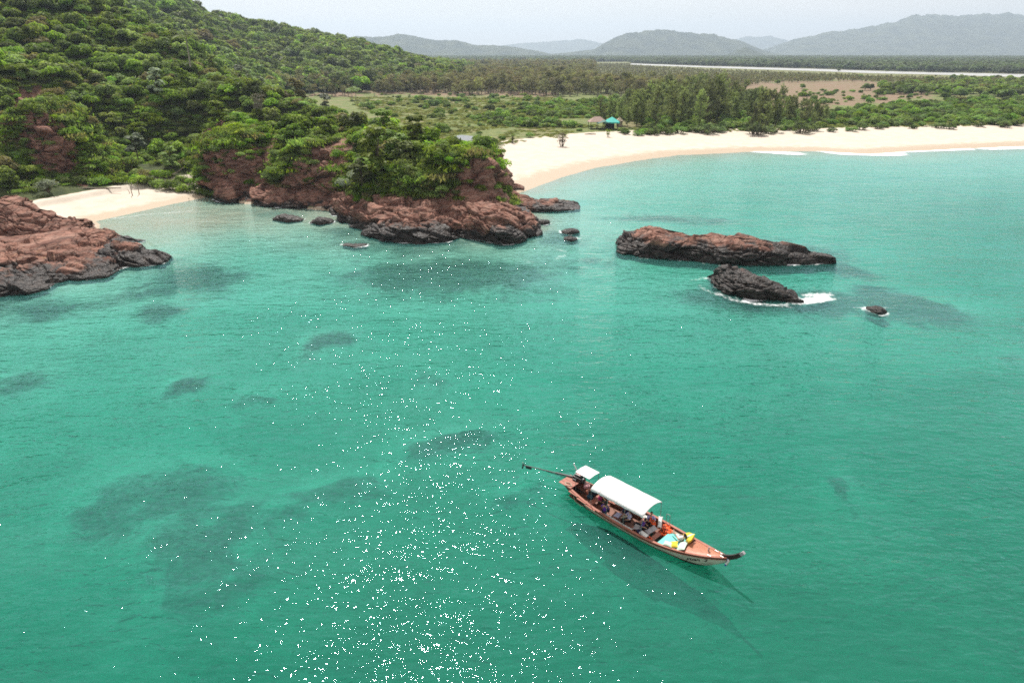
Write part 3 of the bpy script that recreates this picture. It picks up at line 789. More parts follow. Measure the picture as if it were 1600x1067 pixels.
# --- sea surface on the same columns; depth and foam ride on its vertices
wy = ys < 640; wx = np.ones(NX, bool)
keep = np.zeros((NY, NX), bool); keep[wy] = True
Hg = Hh.reshape(NY, NX)
fm = keep[:-1, :-1] & keep[1:, 1:] & (np.minimum(np.minimum(Hg[:-1, :-1], Hg[1:, 1:]), np.minimum(Hg[:-1, 1:], Hg[1:, :-1])) < 0.25)
FW = F.reshape(NY - 1, NX - 1, 4)[fm]
used = np.unique(FW); remap = np.full(NX * NY, -1); remap[used] = np.arange(len(used)); FW = remap[FW]
wxv, wyv = GX[used], GY[used]
depth = DEPTH0[used]
foam = np.zeros(len(used))
sea_d = np.where(INS[used], 0, Dd[used])
foam = np.maximum(foam, 0.46 * np.exp(-(sea_d / 1.6)) * (BB[used] < 0.5))
for poly, k in FOOT:
    P = np.array(poly); near = (wxv > P[:, 0].min() - 8) & (wxv < P[:, 0].max() + 8) & (wyv > P[:, 1].min() - 8) & (wyv < P[:, 1].max() + 8)
    dd, _, _ = seg_dist(wxv[near], wyv[near], [tuple(p) for p in poly])
    dd = np.where(inside(wxv[near], wyv[near], poly), 0, dd)
    pat = perlin(wxv[near] / 3.2, wyv[near] / 3.2, np.full(near.sum(), 4.0))
    foam[near] = np.maximum(foam[near], (k - 0.06 + 0.42 * pat) * np.exp(-np.maximum(dd - 0.3, 0) / 0.95))
def ring(px, py, rx, ry, k, w=0.18, z=0.0):
    """foam round a rock: a broken band along an ellipse"""
    global foam
    c = at(px, py); sx = abs(at(px + rx, py)[0] - c[0]); sy = abs(at(px, py - ry)[1] - at(px, py + ry)[1]) / 2
    q = np.sqrt(((wxv - c[0]) / sx) ** 2 + ((wyv - c[1]) / sy) ** 2)
    foam = np.maximum(foam, k * np.exp(-((q - 1) / w) ** 2))
def streak(pts, w, k):
    global foam
    P = [tuple(at(*p)[:2]) for p in pts]
    d, i, f = seg_dist(wxv, wyv, P, closed=False)
    foam = np.maximum(foam, k * np.exp(-(d / w) ** 2))
streak([(1122, 458), (1150, 470), (1190, 476), (1230, 478)], 1.50, 0.67)
streak([(1092, 446), (1108, 456), (1130, 464)], 1.20, 0.62)
streak([(1080, 438), (1100, 434), (1118, 436)], 1.35, 0.62)
streak([(1248, 472), (1290, 466)], 2.0, 0.82)
streak([(1262, 462), (1296, 461)], 1.7, 0.72)
streak([(1238, 446), (1268, 449), (1296, 458)], 1.0, 0.60)
streak([(1250, 456), (1285, 458)], 1.6, 0.52)
streak([(1165, 428), (1190, 432), (1215, 440)], 0.9, 0.55)
streak([(1340, 481), (1365, 487), (1385, 480)], 1.20, 0.66)
streak([(975, 402), (1010, 404), (1080, 408), (1130, 417)], 1.50, 0.55)
streak([(1225, 414), (1260, 413)], 1.35, 0.62)
streak([(1308, 412), (1325, 408)], 1.05, 0.52)
streak([(1180, 236), (1240, 240)], 7.50, 0.80)
streak([(1285, 234), (1325, 239), (1385, 240)], 9.00, 0.97)
streak([(1385, 236), (1440, 234), (1500, 232)], 7.50, 0.92)
streak([(1540, 231), (1600, 229), (1680, 225)], 8.25, 0.95)
streak([(860, 290), (885, 276)], 2.25, 0.42)
streak([(1000, 254), (1090, 243), (1150, 241)], 3.60, 0.50)
streak([(870, 405), (885, 396), (870, 388)], 2.25, 0.55)
streak([(820, 408), (850, 412)], 3.30, 0.52)
streak([(600, 385), (680, 390), (740, 380)], 3.00, 0.50)
streak([(720, 376), (760, 378)], 1.50, 0.47)
streak([(175, 342), (230, 335), (300, 330)], 1.95, 0.60)
streak([(165, 420), (230, 412), (265, 408)], 2.40, 0.55)
streak([(60, 420), (120, 436), (170, 428)], 2.70, 0.59)
streak([(0, 428), (60, 430)], 2.10, 0.59)
streak([(60, 455), (110, 440)], 2.40, 0.38)
streak([(430, 345), (520, 348)], 1.50, 0.42)
wme = mesh_np('sea', np.stack([wxv, wyv, np.zeros(len(used))], 1), FW, M['water'], dict(depth=depth, foam=foam), True)
sea = tag(link('sea', wme), kind='structure')


# --- patchy sheets added between surface and floor to soften the boat's shadow
for k, zz in enumerate((-0.5, -1.1, -1.75, -2.4)):
    sx_, sy_ = np.meshgrid(np.arange(-70, 96, 1.5), np.arange(14, 84, 1.5))
    sh_ = sx_.shape; sx_ = sx_.ravel(); sy_ = sy_.ravel()
    sz_ = zz + 0.30 * fbm(sx_ / 5, sy_ / 5, np.full(len(sx_), 3.0 * k), 2)
    si = np.arange(len(sx_)).reshape(sh_)
    sf = np.stack([si[:-1, :-1], si[:-1, 1:], si[1:, 1:], si[1:, :-1]], -1).reshape(-1, 4)
    fl_ = land(sx_, sy_)[0]
    sf = sf[(fl_[sf].max(1) < zz - 0.45)]
    us = np.unique(sf); rm = np.full(len(sx_), -1); rm[us] = np.arange(len(us))
    tag(link('shadow_blur_layer', mesh_np('shadow_blur_layer', np.stack([sx_, sy_, sz_], 1)[us], rm[sf], M['shadow_blur'], None, True)), kind='stuff')
# ------------------------------------------------------------------ plants
class Leaves:
    """leaf-sized faces gathered into one mesh; every face carries its own tint"""
    def __init__(s, seed): s.v = []; s.t = []; s.mi = []; s.g = np.random.default_rng(seed); s.sv = []; s.sf = []
    def leaf(s, p, a, n, l, w, tint):
        """p: base centre (k,3); a: axis; n: normal"""
        a = a / (np.linalg.norm(a, axis=1)[:, None] + 1e-9)
        b = np.cross(n, a); b /= np.linalg.norm(b, axis=1)[:, None] + 1e-9
        nn = np.cross(a, b)
        l = np.broadcast_to(l, len(p))[:, None]; w = np.broadcast_to(w, len(p))[:, None]
        q = np.stack([p - a * l, p + b * w + nn * w * 0.25, p + a * l, p - b * w + nn * w * 0.25], 1)
        s.v.append(q.reshape(-1, 3)); s.t.append(np.repeat(tint, 4))
    def blob(s, c, r, n, l, w, tint0=0.5, up=0.35, spread=0.45, shell=0.55, flat=0.0):
        g = s.g
        d = g.normal(size=(n, 3)); d[:, 2] = np.abs(d[:, 2]) * 1.0 - 0.25 * g.random(n); d /= np.linalg.norm(d, axis=1)[:, None]
        rr = shell + (1 - shell) * g.random(n) ** 0.6
        p = np.array(c) + d * np.array(r) * rr[:, None]
        nrm = d + g.normal(size=(n, 3)) * spread + np.array([0, 0, up])
        ax = np.cross(nrm, g.normal(size=(n, 3)))
        tint = np.clip(tint0 + g.normal(size=n) * 0.20, 0, 1)
        s.leaf(p, ax, nrm, l * (0.7 + 0.6 * g.random(n)), w * (0.7 + 0.6 * g.random(n)), tint)
    def limb(s, a, b, r0, r1, k=5):
        a = np.array(a, float); b = np.array(b, float); d = b - a; d /= np.linalg.norm(d) + 1e-9
        u = np.cross(d, [0.3, 0.9, 0.1]); u /= np.linalg.norm(u); w = np.cross(d, u)
        th = np.linspace(0, 2 * math.pi, k, endpoint=False)
        ring = np.cos(th)[:, None] * u + np.sin(th)[:, None] * w
        base = sum(len(x) for x in s.sv)
        s.sv.append(np.concatenate([a + ring * r0, b + ring * r1]))
        i = np.arange(k); j = (i + 1) % k
        s.sf.append(np.stack([i, j, j + k, i + k], 1) + base)
    def crown(s, name, mat):
        V = np.concatenate(s.v); n = len(V) // 4
        return mesh_np(name, V, np.arange(len(V)).reshape(n, 4), mat, dict(tint=np.concatenate(s.t)))
    def trunk(s, name, mat):
        V = np.concatenate(s.sv)
        return mesh_np(name, V, np.concatenate(s.sf), mat, dict(tint=np.zeros(len(V))), True)
    def whole(s, name, mat, bark):
        V = np.concatenate(s.v); n = len(V) // 4
        F1 = np.arange(len(V)).reshape(n, 4)
        T_ = np.concatenate(s.t); k = 0
        if s.sv:
            SV = np.concatenate(s.sv); SF = np.concatenate(s.sf) + len(V); k = len(SF)
            V = np.concatenate([V, SV]); F1 = np.concatenate([F1, SF]); T_ = np.concatenate([T_, np.zeros(len(SV))])
        me = mesh_np(name, V, F1, mat, dict(tint=T_))
        if k:
            me.materials.append(bark)
            mi = np.zeros(len(F1), np.int32); mi[n:] = 1
            me.polygons.foreach_set('material_index', mi)
        return me

def jungle_tree(seed, dens=1.7, leaf=0.125):
    """broad, lumpy crown about 1 unit in radius and 1.5 units high"""
    L_ = Leaves(seed); g = L_.g
    nl = int(g.integers(9, 15))
    L_.limb((0, 0, -0.8), (0, 0, 0.5), 0.07, 0.045)
    for k in range(nl):
        a = g.random() * 6.28; r = 0.75 * math.sqrt(g.random())
        c = (r * math.cos(a), r * math.sin(a), 0.25 + 0.75 * (1 - r) * g.random() + 0.25 * g.random())
        q = 0.28 + 0.26 * g.random()
        L_.blob(c, (q, q, q * 0.75), int(62 * dens), leaf, leaf * 0.55, 0.25 + 0.5 * g.random())
        L_.limb((0, 0, 0.15), c, 0.035, 0.012, 4)
    return L_
def shrub(seed, leaf=0.10):
    L_ = Leaves(seed); g = L_.g
    for k in range(int(g.integers(5, 9))):
        a = g.random() * 6.28; r = 0.62 * math.sqrt(g.random())
        q = 0.34 + 0.24 * g.random()
        c = (r * math.cos(a), r * math.sin(a), 0.12 + 0.42 * g.random() * (1 - r * 0.6))
        L_.blob(c, (q, q, q * 0.8), 95, leaf, leaf * 0.5, 0.25 + 0.5 * g.random())
        L_.limb((0, 0, -0.3), c, 0.03, 0.012, 4)
    return L_
def creeper(seed):
    """low cushion of grass blades and creepers"""
    L_ = Leaves(seed); g = L_.g
    n = 170
    p = np.stack([g.normal(size=n) * 0.5, g.normal(size=n) * 0.5, 0.05 + 0.3 * g.random(n)], 1)
    ax = g.normal(size=(n, 3)) * 0.6 + np.array([0, 0, 0.9]); nr = g.normal(size=(n, 3)) + np.array([0, 0, 0.4])
    L_.leaf(p, ax, nr, 0.14 + 0.12 * g.random(n), 0.045 + 0.04 * g.random(n), np.clip(0.5 + 0.25 * g.normal(size=n), 0, 1))
    return L_
def broadleaf(seed):
    """taller tree, storeys of big pale leaves on a forked trunk"""
    L_ = Leaves(seed); g = L_.g
    L_.limb((0, 0, -0.5), (0.03, 0, 0.9), 0.05, 0.035); L_.limb((0.03, 0, 0.9), (0.1, 0.05, 1.6), 0.035, 0.02)
    for k in range(17):
        a = g.random() * 6.28; h = 0.45 + 1.55 * g.random(); r = (0.25 + 0.55 * g.random()) * (1.1 - 0.28 * h)
        c = (r * math.cos(a), r * math.sin(a), h)
        L_.limb((0.03, 0, h * 0.6), c, 0.022, 0.008, 4)
        L_.blob(c, (0.30, 0.30, 0.15), 46, 0.125, 0.085, 0.3 + 0.5 * g.random(), up=1.0, spread=0.35)
    return L_
def casuarina(seed):
    """open feathery she-oak, unit height"""
    L_ = Leaves(seed); g = L_.g
    L_.limb((0, 0, -0.03), (0.01, 0, 0.55), 0.014, 0.009); L_.limb((0.01, 0, 0.55), (0, 0.01, 0.97), 0.009, 0.003)
    for k in range(50):
        h = 0.14 + 0.80 * (k / 50) + 0.05 * g.normal()
        rad = 0.34 * max(1.08 - h, 0.02) ** 0.5 * (0.35 + 0.75 * g.random()) * min(1, h * 2.6)
        a = g.random() * 6.28
        tip = np.array([rad * math.cos(a), rad * math.sin(a), h + 0.04 + 0.10 * g.random()])
        L_.limb((0.01, 0, h - 0.03), tip, 0.004, 0.0015, 3)
        n = 26
        f = 0.30 + 0.75 * g.random(n)
        p = np.array([0.01, 0, h - 0.03]) + (tip - np.array([0.01, 0, h - 0.03])) * f[:, None] + g.normal(size=(n, 3)) * 0.018
        ax = g.normal(size=(n, 3)) * 0.5 + np.array([math.cos(a) * 0.5, math.sin(a) * 0.5, 0.75])
        L_.leaf(p, ax, g.normal(size=(n, 3)), 0.030 + 0.024 * g.random(n), 0.0085, np.clip(0.25 + 0.5 * g.random() + 0.15 * g.normal(size=n), 0, 1))
    return L_
def pandanus(seed):
    """dome of strap-leaved rosettes"""
    L_ = Leaves(seed); g = L_.g
    for k in range(15):
        a = g.random() * 6.28; r = 0.72 * math.sqrt(g.random())
        c = np.array([r * math.cos(a), r * math.sin(a), 0.25 + 0.7 * g.random() * (1.05 - r)])
        L_.limb((r * .3 * math.cos(a), r * .3 * math.sin(a), -0.1), c, 0.035, 0.022, 4)
        n = 34
        d = g.normal(size=(n, 3)); d[:, 2] = np.abs(d[:, 2]) * 0.8 - 0.15; d /= np.linalg.norm(d, axis=1)[:, None]
        L_.leaf(c + d * 0.15, d, g.normal(size=(n, 3)) * 0.4 + np.array([0, 0, 1.0]), 0.16, 0.026, np.clip(0.2 + 0.5 * g.random() + 0.18 * g.normal(size=n), 0, 1))
        L_.blob(c, (0.2, 0.2, 0.16), 16, 0.10, 0.03, 0.3 + 0.3 * g.random())
    return L_
def paperbark(seed):
    """grey-green wood tree with pale crooked stems, unit height"""
    L_ = Leaves(seed); g = L_.g
    for k in range(3):
        a = g.random() * 6.28
        b = (0.05 * math.cos(a), 0.05 * math.sin(a), 0.42)
        L_.limb((0.02 * math.cos(a), 0.02 * math.sin(a), -0.05), b, 0.014, 0.010, 4); L_.limb(b, (0.16 * math.cos(a), 0.16 * math.sin(a), 0.8), 0.010, 0.004, 4)
    for k in range(11):
        a = g.random() * 6.28; h = 0.38 + 0.55 * g.random(); r = 0.30 * math.sqrt(g.random()) * (1.25 - 0.6 * h)
        L_.blob((r * math.cos(a), r * math.sin(a), h), (0.15, 0.15, 0.13), 34, 0.052, 0.024, 0.2 + 0.6 * g.random(), up=0.3, spread=0.7)
    return L_
def palm(seed, fronds=16, tall=1.0):
    L_ = Leaves(seed); g = L_.g
    top = np.array([0.04, 0.0, tall])
    if tall > 0.15:
        L_.limb((0, 0, -0.05), (0.03, 0, tall * 0.5), 0.035, 0.028, 6); L_.limb((0.03, 0, tall * 0.5), top, 0.028, 0.022, 6)
    for k in range(fronds):
        a = 6.28 * k / fronds + 0.3 * g.random(); el = 0.35 + 0.9 * g.random()
        n = 9; ln = 0.50 + 0.12 * g.random()
        prev = top
        for j in range(n):
            e = el - 1.35 * (j / n) ** 1.2
            step = np.array([math.cos(a) * math.cos(e), math.sin(a) * math.cos(e), math.sin(e)]) * ln / n
            cur = prev + step
            for sd in (-1, 1):
                side = np.array([-math.sin(a), math.cos(a), 0]) * sd
                ax = side * 0.8 + step / np.linalg.norm(step) * 0.5 + np.array([0, 0, -0.35])
                l = 0.10 * (1 - 0.55 * abs(j / n - 0.45))
                L_.leaf((cur + ax / np.linalg.norm(ax) * l)[None], ax[None], np.array([[0, 0, 1.0]]) + side * 0.3, l, 0.018, np.array([0.3 + 0.5 * g.random()]))
            L_.limb(prev, cur, 0.006, 0.005, 3)
            prev = cur
    return L_
def twiggy(seed):
    L_ = Leaves(seed); g = L_.g
    for k in range(9):
        a = g.random() * 6.28; t = np.array([0.5 * math.cos(a) * g.random(), 0.5 * math.sin(a) * g.random(), 0.7 + 0.4 * g.random()])
        L_.limb((0.1 * math.cos(a), 0.1 * math.sin(a), -0.05), t, 0.028, 0.010, 4)
        for q in range(3):
            f = 0.4 + 0.5 * g.random(); L_.limb(t * f, t * f + g.normal(size=3) * 0.2, 0.012, 0.004, 3)
        L_.blob(t, (0.26, 0.26, 0.2), 18, 0.075, 0.035, 0.3 + 0.4 * g.random(), spread=0.8)
        L_.blob(t * 0.5, (0.3, 0.3, 0.2), 10, 0.07, 0.035, 0.3, spread=0.8)
    return L_

W = {}
W['jungle'] = [jungle_tree(s).whole('jungle_tree', M['jungle'], M['bark']) for s in range(100, 107)]
W['shrub'] = [shrub(s).whole('leafy_shrub', M['jungle'], M['bark']) for s in range(120, 126)]
W['bright'] = [shrub(s, 0.115).whole('leafy_shrub', M['bright'], M['bark']) for s in range(130, 133)]
W['silver'] = [shrub(s, 0.095).whole('silver_shrub', M['silver'], M['bark']) for s in range(135, 138)]
W['creeper'] = [creeper(s).whole('creeper', M['jungle'], M['bark']) for s in range(140, 144)]
W['far'] = [jungle_tree(s, 0.9, 0.18).whole('forest_tree', M['farjungle'], M['bark']) for s in range(150, 155)]
W['paper'] = [paperbark(s).whole('paperbark_tree', M['paper'], M['palebark']) for s in range(160, 166)]
W['mangrove'] = [jungle_tree(s, 0.4, 0.26).whole('mangrove_tree', M['mangrove'], M['bark']) for s in range(170, 174)]
W['coast'] = [shrub(s, 0.15).whole('coastal_shrub', M['coast'], M['bark']) for s in range(180, 186)]
W['grass'] = [creeper(s).whole('grass_tuft', M['grassy'], M['bark']) for s in range(190, 193)]

hidden = bpy.data.collections.new('plant_prototypes')      # never linked to the scene
def stuff_instances(name, pts, scl, protos, seed=0, zs=None):
    """one object whose geometry nodes set a plant on every point"""
    n = len(pts)
    me = bpy.data.meshes.new(name)
    me.vertices.add(n); me.vertices.foreach_set('co', np.asarray(pts, np.float32).ravel())
    g = np.random.default_rng(seed)
    for an, v in (('scl', scl), ('rot', g.random(n) * 6.283), ('zs', zs if zs is not None else 0.85 + 0.4 * g.random(n))):
        a = me.attributes.new(an, 'FLOAT', 'POINT'); a.data.foreach_set('value', np.asarray(v, np.float32))
    a = me.attributes.new('pick', 'INT', 'POINT'); a.data.foreach_set('value', g.integers(0, len(protos), n).astype(np.int32))
    c = bpy.data.collections.new(name + '_kinds')
    for k, p in enumerate(protos): c.objects.link(bpy.data.objects.new(p.name, p))
    ng = bpy.data.node_groups.new(name, 'GeometryNodeTree')
    ng.interface.new_socket('Geometry', in_out='INPUT', socket_type='NodeSocketGeometry')
    ng.interface.new_socket('Geometry', in_out='OUTPUT', socket_type='NodeSocketGeometry')
    N = ng.nodes.new; K = ng.links.new
    gi = N('NodeGroupInput'); go = N('NodeGroupOutput'); ip = N('GeometryNodeInstanceOnPoints'); ci = N('GeometryNodeCollectionInfo')
    ci.inputs['Collection'].default_value = c; ci.inputs['Separate Children'].default_value = True; ci.inputs['Reset Children'].default_value = True
    def na(nm, ty='FLOAT'):
        x = N('GeometryNodeInputNamedAttribute'); x.data_type = ty; x.inputs['Name'].default_value = nm; return x.outputs['Attribute']
    rx = N('ShaderNodeCombineXYZ'); K(na('rot'), rx.inputs['Z'])
    sc = N('ShaderNodeCombineXYZ'); s1 = na('scl'); mu = N('ShaderNodeMath'); mu.operation = 'MULTIPLY'; K(s1, mu.inputs[0]); K(na('zs'), mu.inputs[1])
    K(s1, sc.inputs['X']); K(s1, sc.inputs['Y']); K(mu.outputs[0], sc.inputs['Z'])
    ip.inputs['Pick Instance'].default_value = True
    K(gi.outputs[0], ip.inputs['Points']); K(ci.outputs[0], ip.inputs['Instance']); K(na('pick', 'INT'), ip.inputs['Instance Index'])
    K(rx.outputs[0], ip.inputs['Rotation']); K(sc.outputs[0], ip.inputs['Scale']); K(ip.outputs[0], go.inputs[0])
    o = link(name, me)
    md = o.modifiers.new('scatter', 'NODES'); md.node_group = ng
    return tag(o, kind='stuff')

def single(name, me, p, s, label, cat, group=None, zs=1.0, rz=None):
    o = bpy.data.objects.new(name, me); COL.objects.link(o)
    o.location = p; o.scale = (s, s, s * zs); o.rotation_euler = (0, 0, random.random() * 6.28 if rz is None else rz)
    return tag(o, label, cat, group)

def parted(name, L_, mat, bark, p, s, label, cat, group=None, rz=0.0, zs=1.0):
    """a tree with its crown and trunk as parts"""
    e = bpy.data.objects.new(name, None); COL.objects.link(e)
    e.location = p; e.scale = (s, s, s * zs); e.rotation_euler = (0, 0, rz); e.empty_display_size = 0.5
    tag(e, label, cat, group)
    cr, tk = L_ if isinstance(L_, tuple) else (L_.crown('crown', mat), L_.trunk('trunk', bark))
    link('crown', cr, e); link('trunk', tk, e)
    return e

_inside_plain = inside
def ragged(px, py, x, y, poly):
    w = fbm(np.asarray(x) / 20, np.asarray(y) / 20, np.zeros(len(x)) + 6, 4)
    return _inside_plain(px + 70 * w, py + 11 * w, poly)
def hgt(x, y):
    return land(np.asarray(x, float), np.asarray(y, float))[0]

def jitter(x0, x1, y0, y1, s, seed):
    g = np.random.default_rng(seed)
    a, b = np.meshgrid(np.arange(x0, x1, s), np.arange(y0, y1, s))
    a = a.ravel(); b = b.ravel()
    return a + (g.random(len(a)) - .5) * s * 1.2, b + (g.random(len(b)) - .5) * s * 1.2, g

def bare_here(px, py, t, g):
    return in_cliff(px, py, t) & (g.random(len(px)) < 0.93)

rock_front = [(-80, 475), (-80, 300), (0, 290), (60, 318), (100, 330), (330, 320), (335, 282), (390, 290), (440, 300), (520, 308), (545, 308), (640, 318), (700, 318), (790, 318), (850, 330), (850, 390), (300, 390)]

# -- the jungle of the near hill
x, y, g = jitter(-350, 14, 60, 440, 2.5, 21)
h, d, ins, B, T, onh, rf, sd, cove = land(x, y)
n_big = fbm(x / 14, y / 14, np.zeros(len(x)) + 5, 3)
ok = ins & (T > PLAIN + 1.2) & (sd < 0.35) & (h > 1.6) & (d > 3.5) & (near_hill(x, y) > PLAIN + 1.0)
px, py, pt = proj(x, y, h)
ok &= (px > -420) & (px < 900) & (py > -150) & ~bare_here(px, py, pt, g)
ok &= ~(inside(px, py, rock_front) & (pt < 168))
x, y, h, pt, px, py, nb = x[ok], y[ok], h[ok], pt[ok], px[ok], py[ok], n_big[ok]
sz = (1.15 + 2.5 * g.random(len(x)) ** 3 + 1.1 * np.clip(nb, -0.4, 1)) * np.where(h > 22, 1.15, 0.95)
front = (px > 100) & (px < 330) & (py > 190) & (pt < 190)
order = np.argsort(-(sz / pt))
hill_rank = np.empty(len(x), int); hill_rank[order] = np.arange(len(x))
def zone_of(px, py):
    if px < 130 and py > 220: return 'on the outcrop at the left edge'
    if px < 110: return 'on the steep slope at the left edge'
    if px < 330 and py > 190: return 'in the dark gully behind the small cove beach'
    if px < 330: return 'on the upper slope of the near hill'
    if px < 540: return 'on the headland above the creeper-hung cliff'
    return 'on the headland top near its seaward tip'
cnt = dict(t=0, s=0)
rest = []
for i in order:
    if px[i] < -25: rest.append(i); continue
    big = sz[i] > 2.2
    zn = zone_of(px[i], py[i])
    if big and cnt['t'] < 240:
        cnt['t'] += 1
        single('jungle_tree', W['jungle'][i % 7], (x[i], y[i], h[i] + 0.3), sz[i], 'lumpy green jungle tree ' + zn, 'tree', 'jungle trees ' + zn, 0.8 + 0.5 * g.random())
    elif not big and cnt['s'] < 250:
        cnt['s'] += 1
        br = g.random() < 0.12
        single('leafy_shrub', (W['bright'] if br else W['shrub'])[i % (3 if br else 6)], (x[i], y[i], h[i] + 0.1), sz[i] * 1.1, ('light green leafy shrub ' if br else 'dark green leafy shrub ') + zn, 'shrub', ('light ' if br else 'dark ') + 'shrubs ' + zn, 0.8 + 0.5 * g.random())
    else: rest.append(i)
rest = np.array(rest)
stuff_instances('jungle_canopy', np.stack([x[rest], y[rest], h[rest] + 0.2], 1), sz[rest], W['jungle'] + W['shrub'] + W['bright'][:2] + W['coast'][:2], 31)

# -- trees that stand above the canopy
ge = np.random.default_rng(55)
ex, ey, eh, ept, epx, epy = x, y, h, pt, px, py
vis = np.where((epx > 5) & (epx < 560) & (epy > -5) & (epy < 250))[0]
pickd = ge.choice(vis, 34, replace=False)
EB = [broadleaf(s) for s in (270, 271, 272)]; EBc = [[(k.crown('crown', M[m]), k.trunk('trunk', M['bark'])) for k in EB] for m in ('broad', 'jungle', 'silver')]
EP = palm(280, 18, 0.7); EPc = (EP.crown('crown', M['palm']), EP.trunk('trunk', M['palebark']))
ET = twiggy(281); ETc = (ET.crown('crown', M['twig']), ET.trunk('trunk', M['palebark']))
for k, i in enumerate(pickd):
    p = (ex[i], ey[i], eh[i] + 0.6); zn = zone_of(epx[i], epy[i])
    if k < 20: parted('emergent_tree', EBc[(k * 2 + k // 3) % 3][k % 3], None, None, p, 2.4 + 1.8 * ge.random(), ['storeyed broadleaf tree', 'dark storeyed tree', 'silvery storeyed tree'][(k * 2 + k // 3) % 3] + ' above the canopy ' + zn, 'tree', 'trees above the canopy ' + zn, k, 1.1)
    elif k < 27: parted('palm_tree', EPc, None, None, p, 3.4 + 1.8 * ge.random(), 'palm among the jungle trees ' + zn, 'palm', 'palms ' + zn, k)
    else: parted('bare_tree', ETc, None, None, p, 2.6 + 1.4 * ge.random(), 'half bare grey-brown tree ' + zn, 'tree', 'half bare trees ' + zn, k, 1.3)

# -- plants rooted on the cliffs themselves, thick on top, thin on the faces
bare_px = [[(28, 175), (60, 160), (92, 190), (122, 232), (128, 285), (70, 285), (38, 232)],
           [(318, 240), (345, 222), (372, 236), (385, 225), (412, 224), (425, 250), (408, 292), (385, 305), (345, 300), (318, 296)],
           [(452, 240), (478, 226), (510, 224), (548, 226), (540, 250), (520, 306), (440, 306), (436, 285)],
           [(690, 300), (705, 274), (728, 258), (752, 246), (775, 236), (830, 222), (830, 340), (700, 340), (600, 330), (600, 312), (670, 306)]]
cx, cs = [], []
g = np.random.default_rng(77)
for lab, (V, N) in ROCKV.items():
    k = g.integers(0, len(V), 6500)
    p = V[k] + g.normal(size=(len(k), 3)) * 0.12
    px, py, pt = proj(p[:, 0], p[:, 1], p[:, 2])
    nz = perlin(p[:, 0] / 2.2, p[:, 1] / 2.2, p[:, 2] / 2.2) * 18
    m = np.zeros(len(k), bool)
    for b in bare_px: m |= inside(px + nz, py + nz * 0.6, b)
    ok = (p[:, 2] > 3.2) & (~m | (g.random(len(k)) < 0.03)) & (N[k][:, 1] < 0.75)
    cx.append(p[ok]); cs.append((0.55 + 0.75 * g.random(ok.sum()) + 0.9 * (g.random(ok.sum()) < 0.10)) * np.where(N[k][ok][:, 2] > 0.5, 1.25, 0.9))
cx = np.concatenate(cx); cs = np.concatenate(cs)
stuff_instances('cliff_creepers', cx - [0, 0, 0.15], cs, W['shrub'] + W['creeper'] + W['bright'][:1], 38)

# -- undergrowth and creepers over the slopes
x, y, g = jitter(-320, 14, 70, 330, 1.15, 22)
h, d, ins, B, T, onh, rf, sd, cove = land(x, y)
px, py, pt = proj(x, y, h)
ok = ins & (T > PLAIN + 0.8) & (sd < 0.4) & (h > 1.4) & (d > 3.0) & (px > -300) & (px < 860) & (py > -90)
ok &= ~(in_cliff(px, py, pt) & (g.random(len(x)) < 0.80))
ok &= ~(inside(px, py, rock_front) & (pt < 165))
stuff_instances('undergrowth', np.stack([x, y, h], 1)[ok], (0.75 + 0.85 * g.random(len(x)))[ok], W['creeper'] + W['shrub'][:3], 32)

# -- forest on the far hill and where it meets the plain
x, y, g = jitter(-760, -60, 330, 1250, 6.6, 23)
fh = far_hill(x, y)
h, d, ins, B, T, onh, rf, sd, cove = land(x, y)
px, py, pt = proj(x, y, h)
ok = ((fh > PLAIN + 1.5) | (px < 430)) & (px > -160) & (px < 760) & (py > -150)
ok &= ~((py > 145) & (px > 440))
stuff_instances('hill_forest', np.stack([x, y, h + 0.5], 1)[ok], (4.2 + 3.6 * g.random(len(x)) ** 1.6)[ok], W['far'] + W['jungle'][:3], 33)

# -- paperbark wood across the plain
wood = [(395, 150), (470, 150), (560, 146), (760, 148), (870, 150), (960, 150), (1060, 160), (1130, 148), (1180, 133), (1330, 129), (1450, 136), (1640, 146), (1700, 133), (1500, 119), (1280, 111), (1100, 100), (1000, 96), (800, 93), (640, 92), (560, 95), (430, 105)]
field = [(1150, 140), (1200, 131), (1330, 128), (1450, 134), (1460, 150), (1400, 162), (1250, 168), (1160, 160)]
x, y, g = jitter(-420, 900, 440, 1750, 5.4, 24)
px, py, pt = proj(x, y, np.full(len(x), PLAIN))
_bk = np.interp(px, [985, 1100, 1284, 1358, 1450, 1556, 1750], [104, 111, 119, 122.5, 125, 128.5, 137])
ok = ragged(px, py, x, y, wood) & ~inside(px, py, RIVER) & ~inside(px, py, field) & ~((px > 985) & (py < _bk))
ok &= (far_hill(x, y) < PLAIN + 6)
ok &= (pt < 850) | (g.random(len(x)) < 0.55)
x, y, pt = x[ok], y[ok], pt[ok]
sz = 6.5 + 6.0 * g.random(len(x)) ** 1.5
sz = np.where((px[ok] > 930) & (pt > 520), 2.6 + 1.8 * g.random(len(x)), sz)
order = np.argsort(pt)
WK = [paperbark(s) for s in range(160, 166)]
WKp = [(k.crown('crown', M['paper']), k.trunk('trunk', M['palebark'])) for k in WK]
for q, i in enumerate(order[:290]):
    p = (x[i], y[i], hgt([x[i]], [y[i]])[0])
    where = 'near edge of the grey-green wood behind the grass field'
    if q < 70: parted('paperbark_tree', WKp[i % 6], None, None, p, sz[i], 'grey-green paperbark tree with pale stems at the wood\'s near edge', 'tree', 'paperbark trees along the near edge of the wood', g.random() * 6.28)
    else: single('paperbark_tree', W['paper'][i % 6], p, sz[i], 'grey-green paperbark tree standing inside the near edge of the wood', 'tree', 'paperbark trees inside the wood')
rest = order[290:]
stuff_instances('paperbark_wood', np.stack([x[rest], y[rest], np.full(len(rest), PLAIN)], 1), sz[rest], W['paper'], 34)

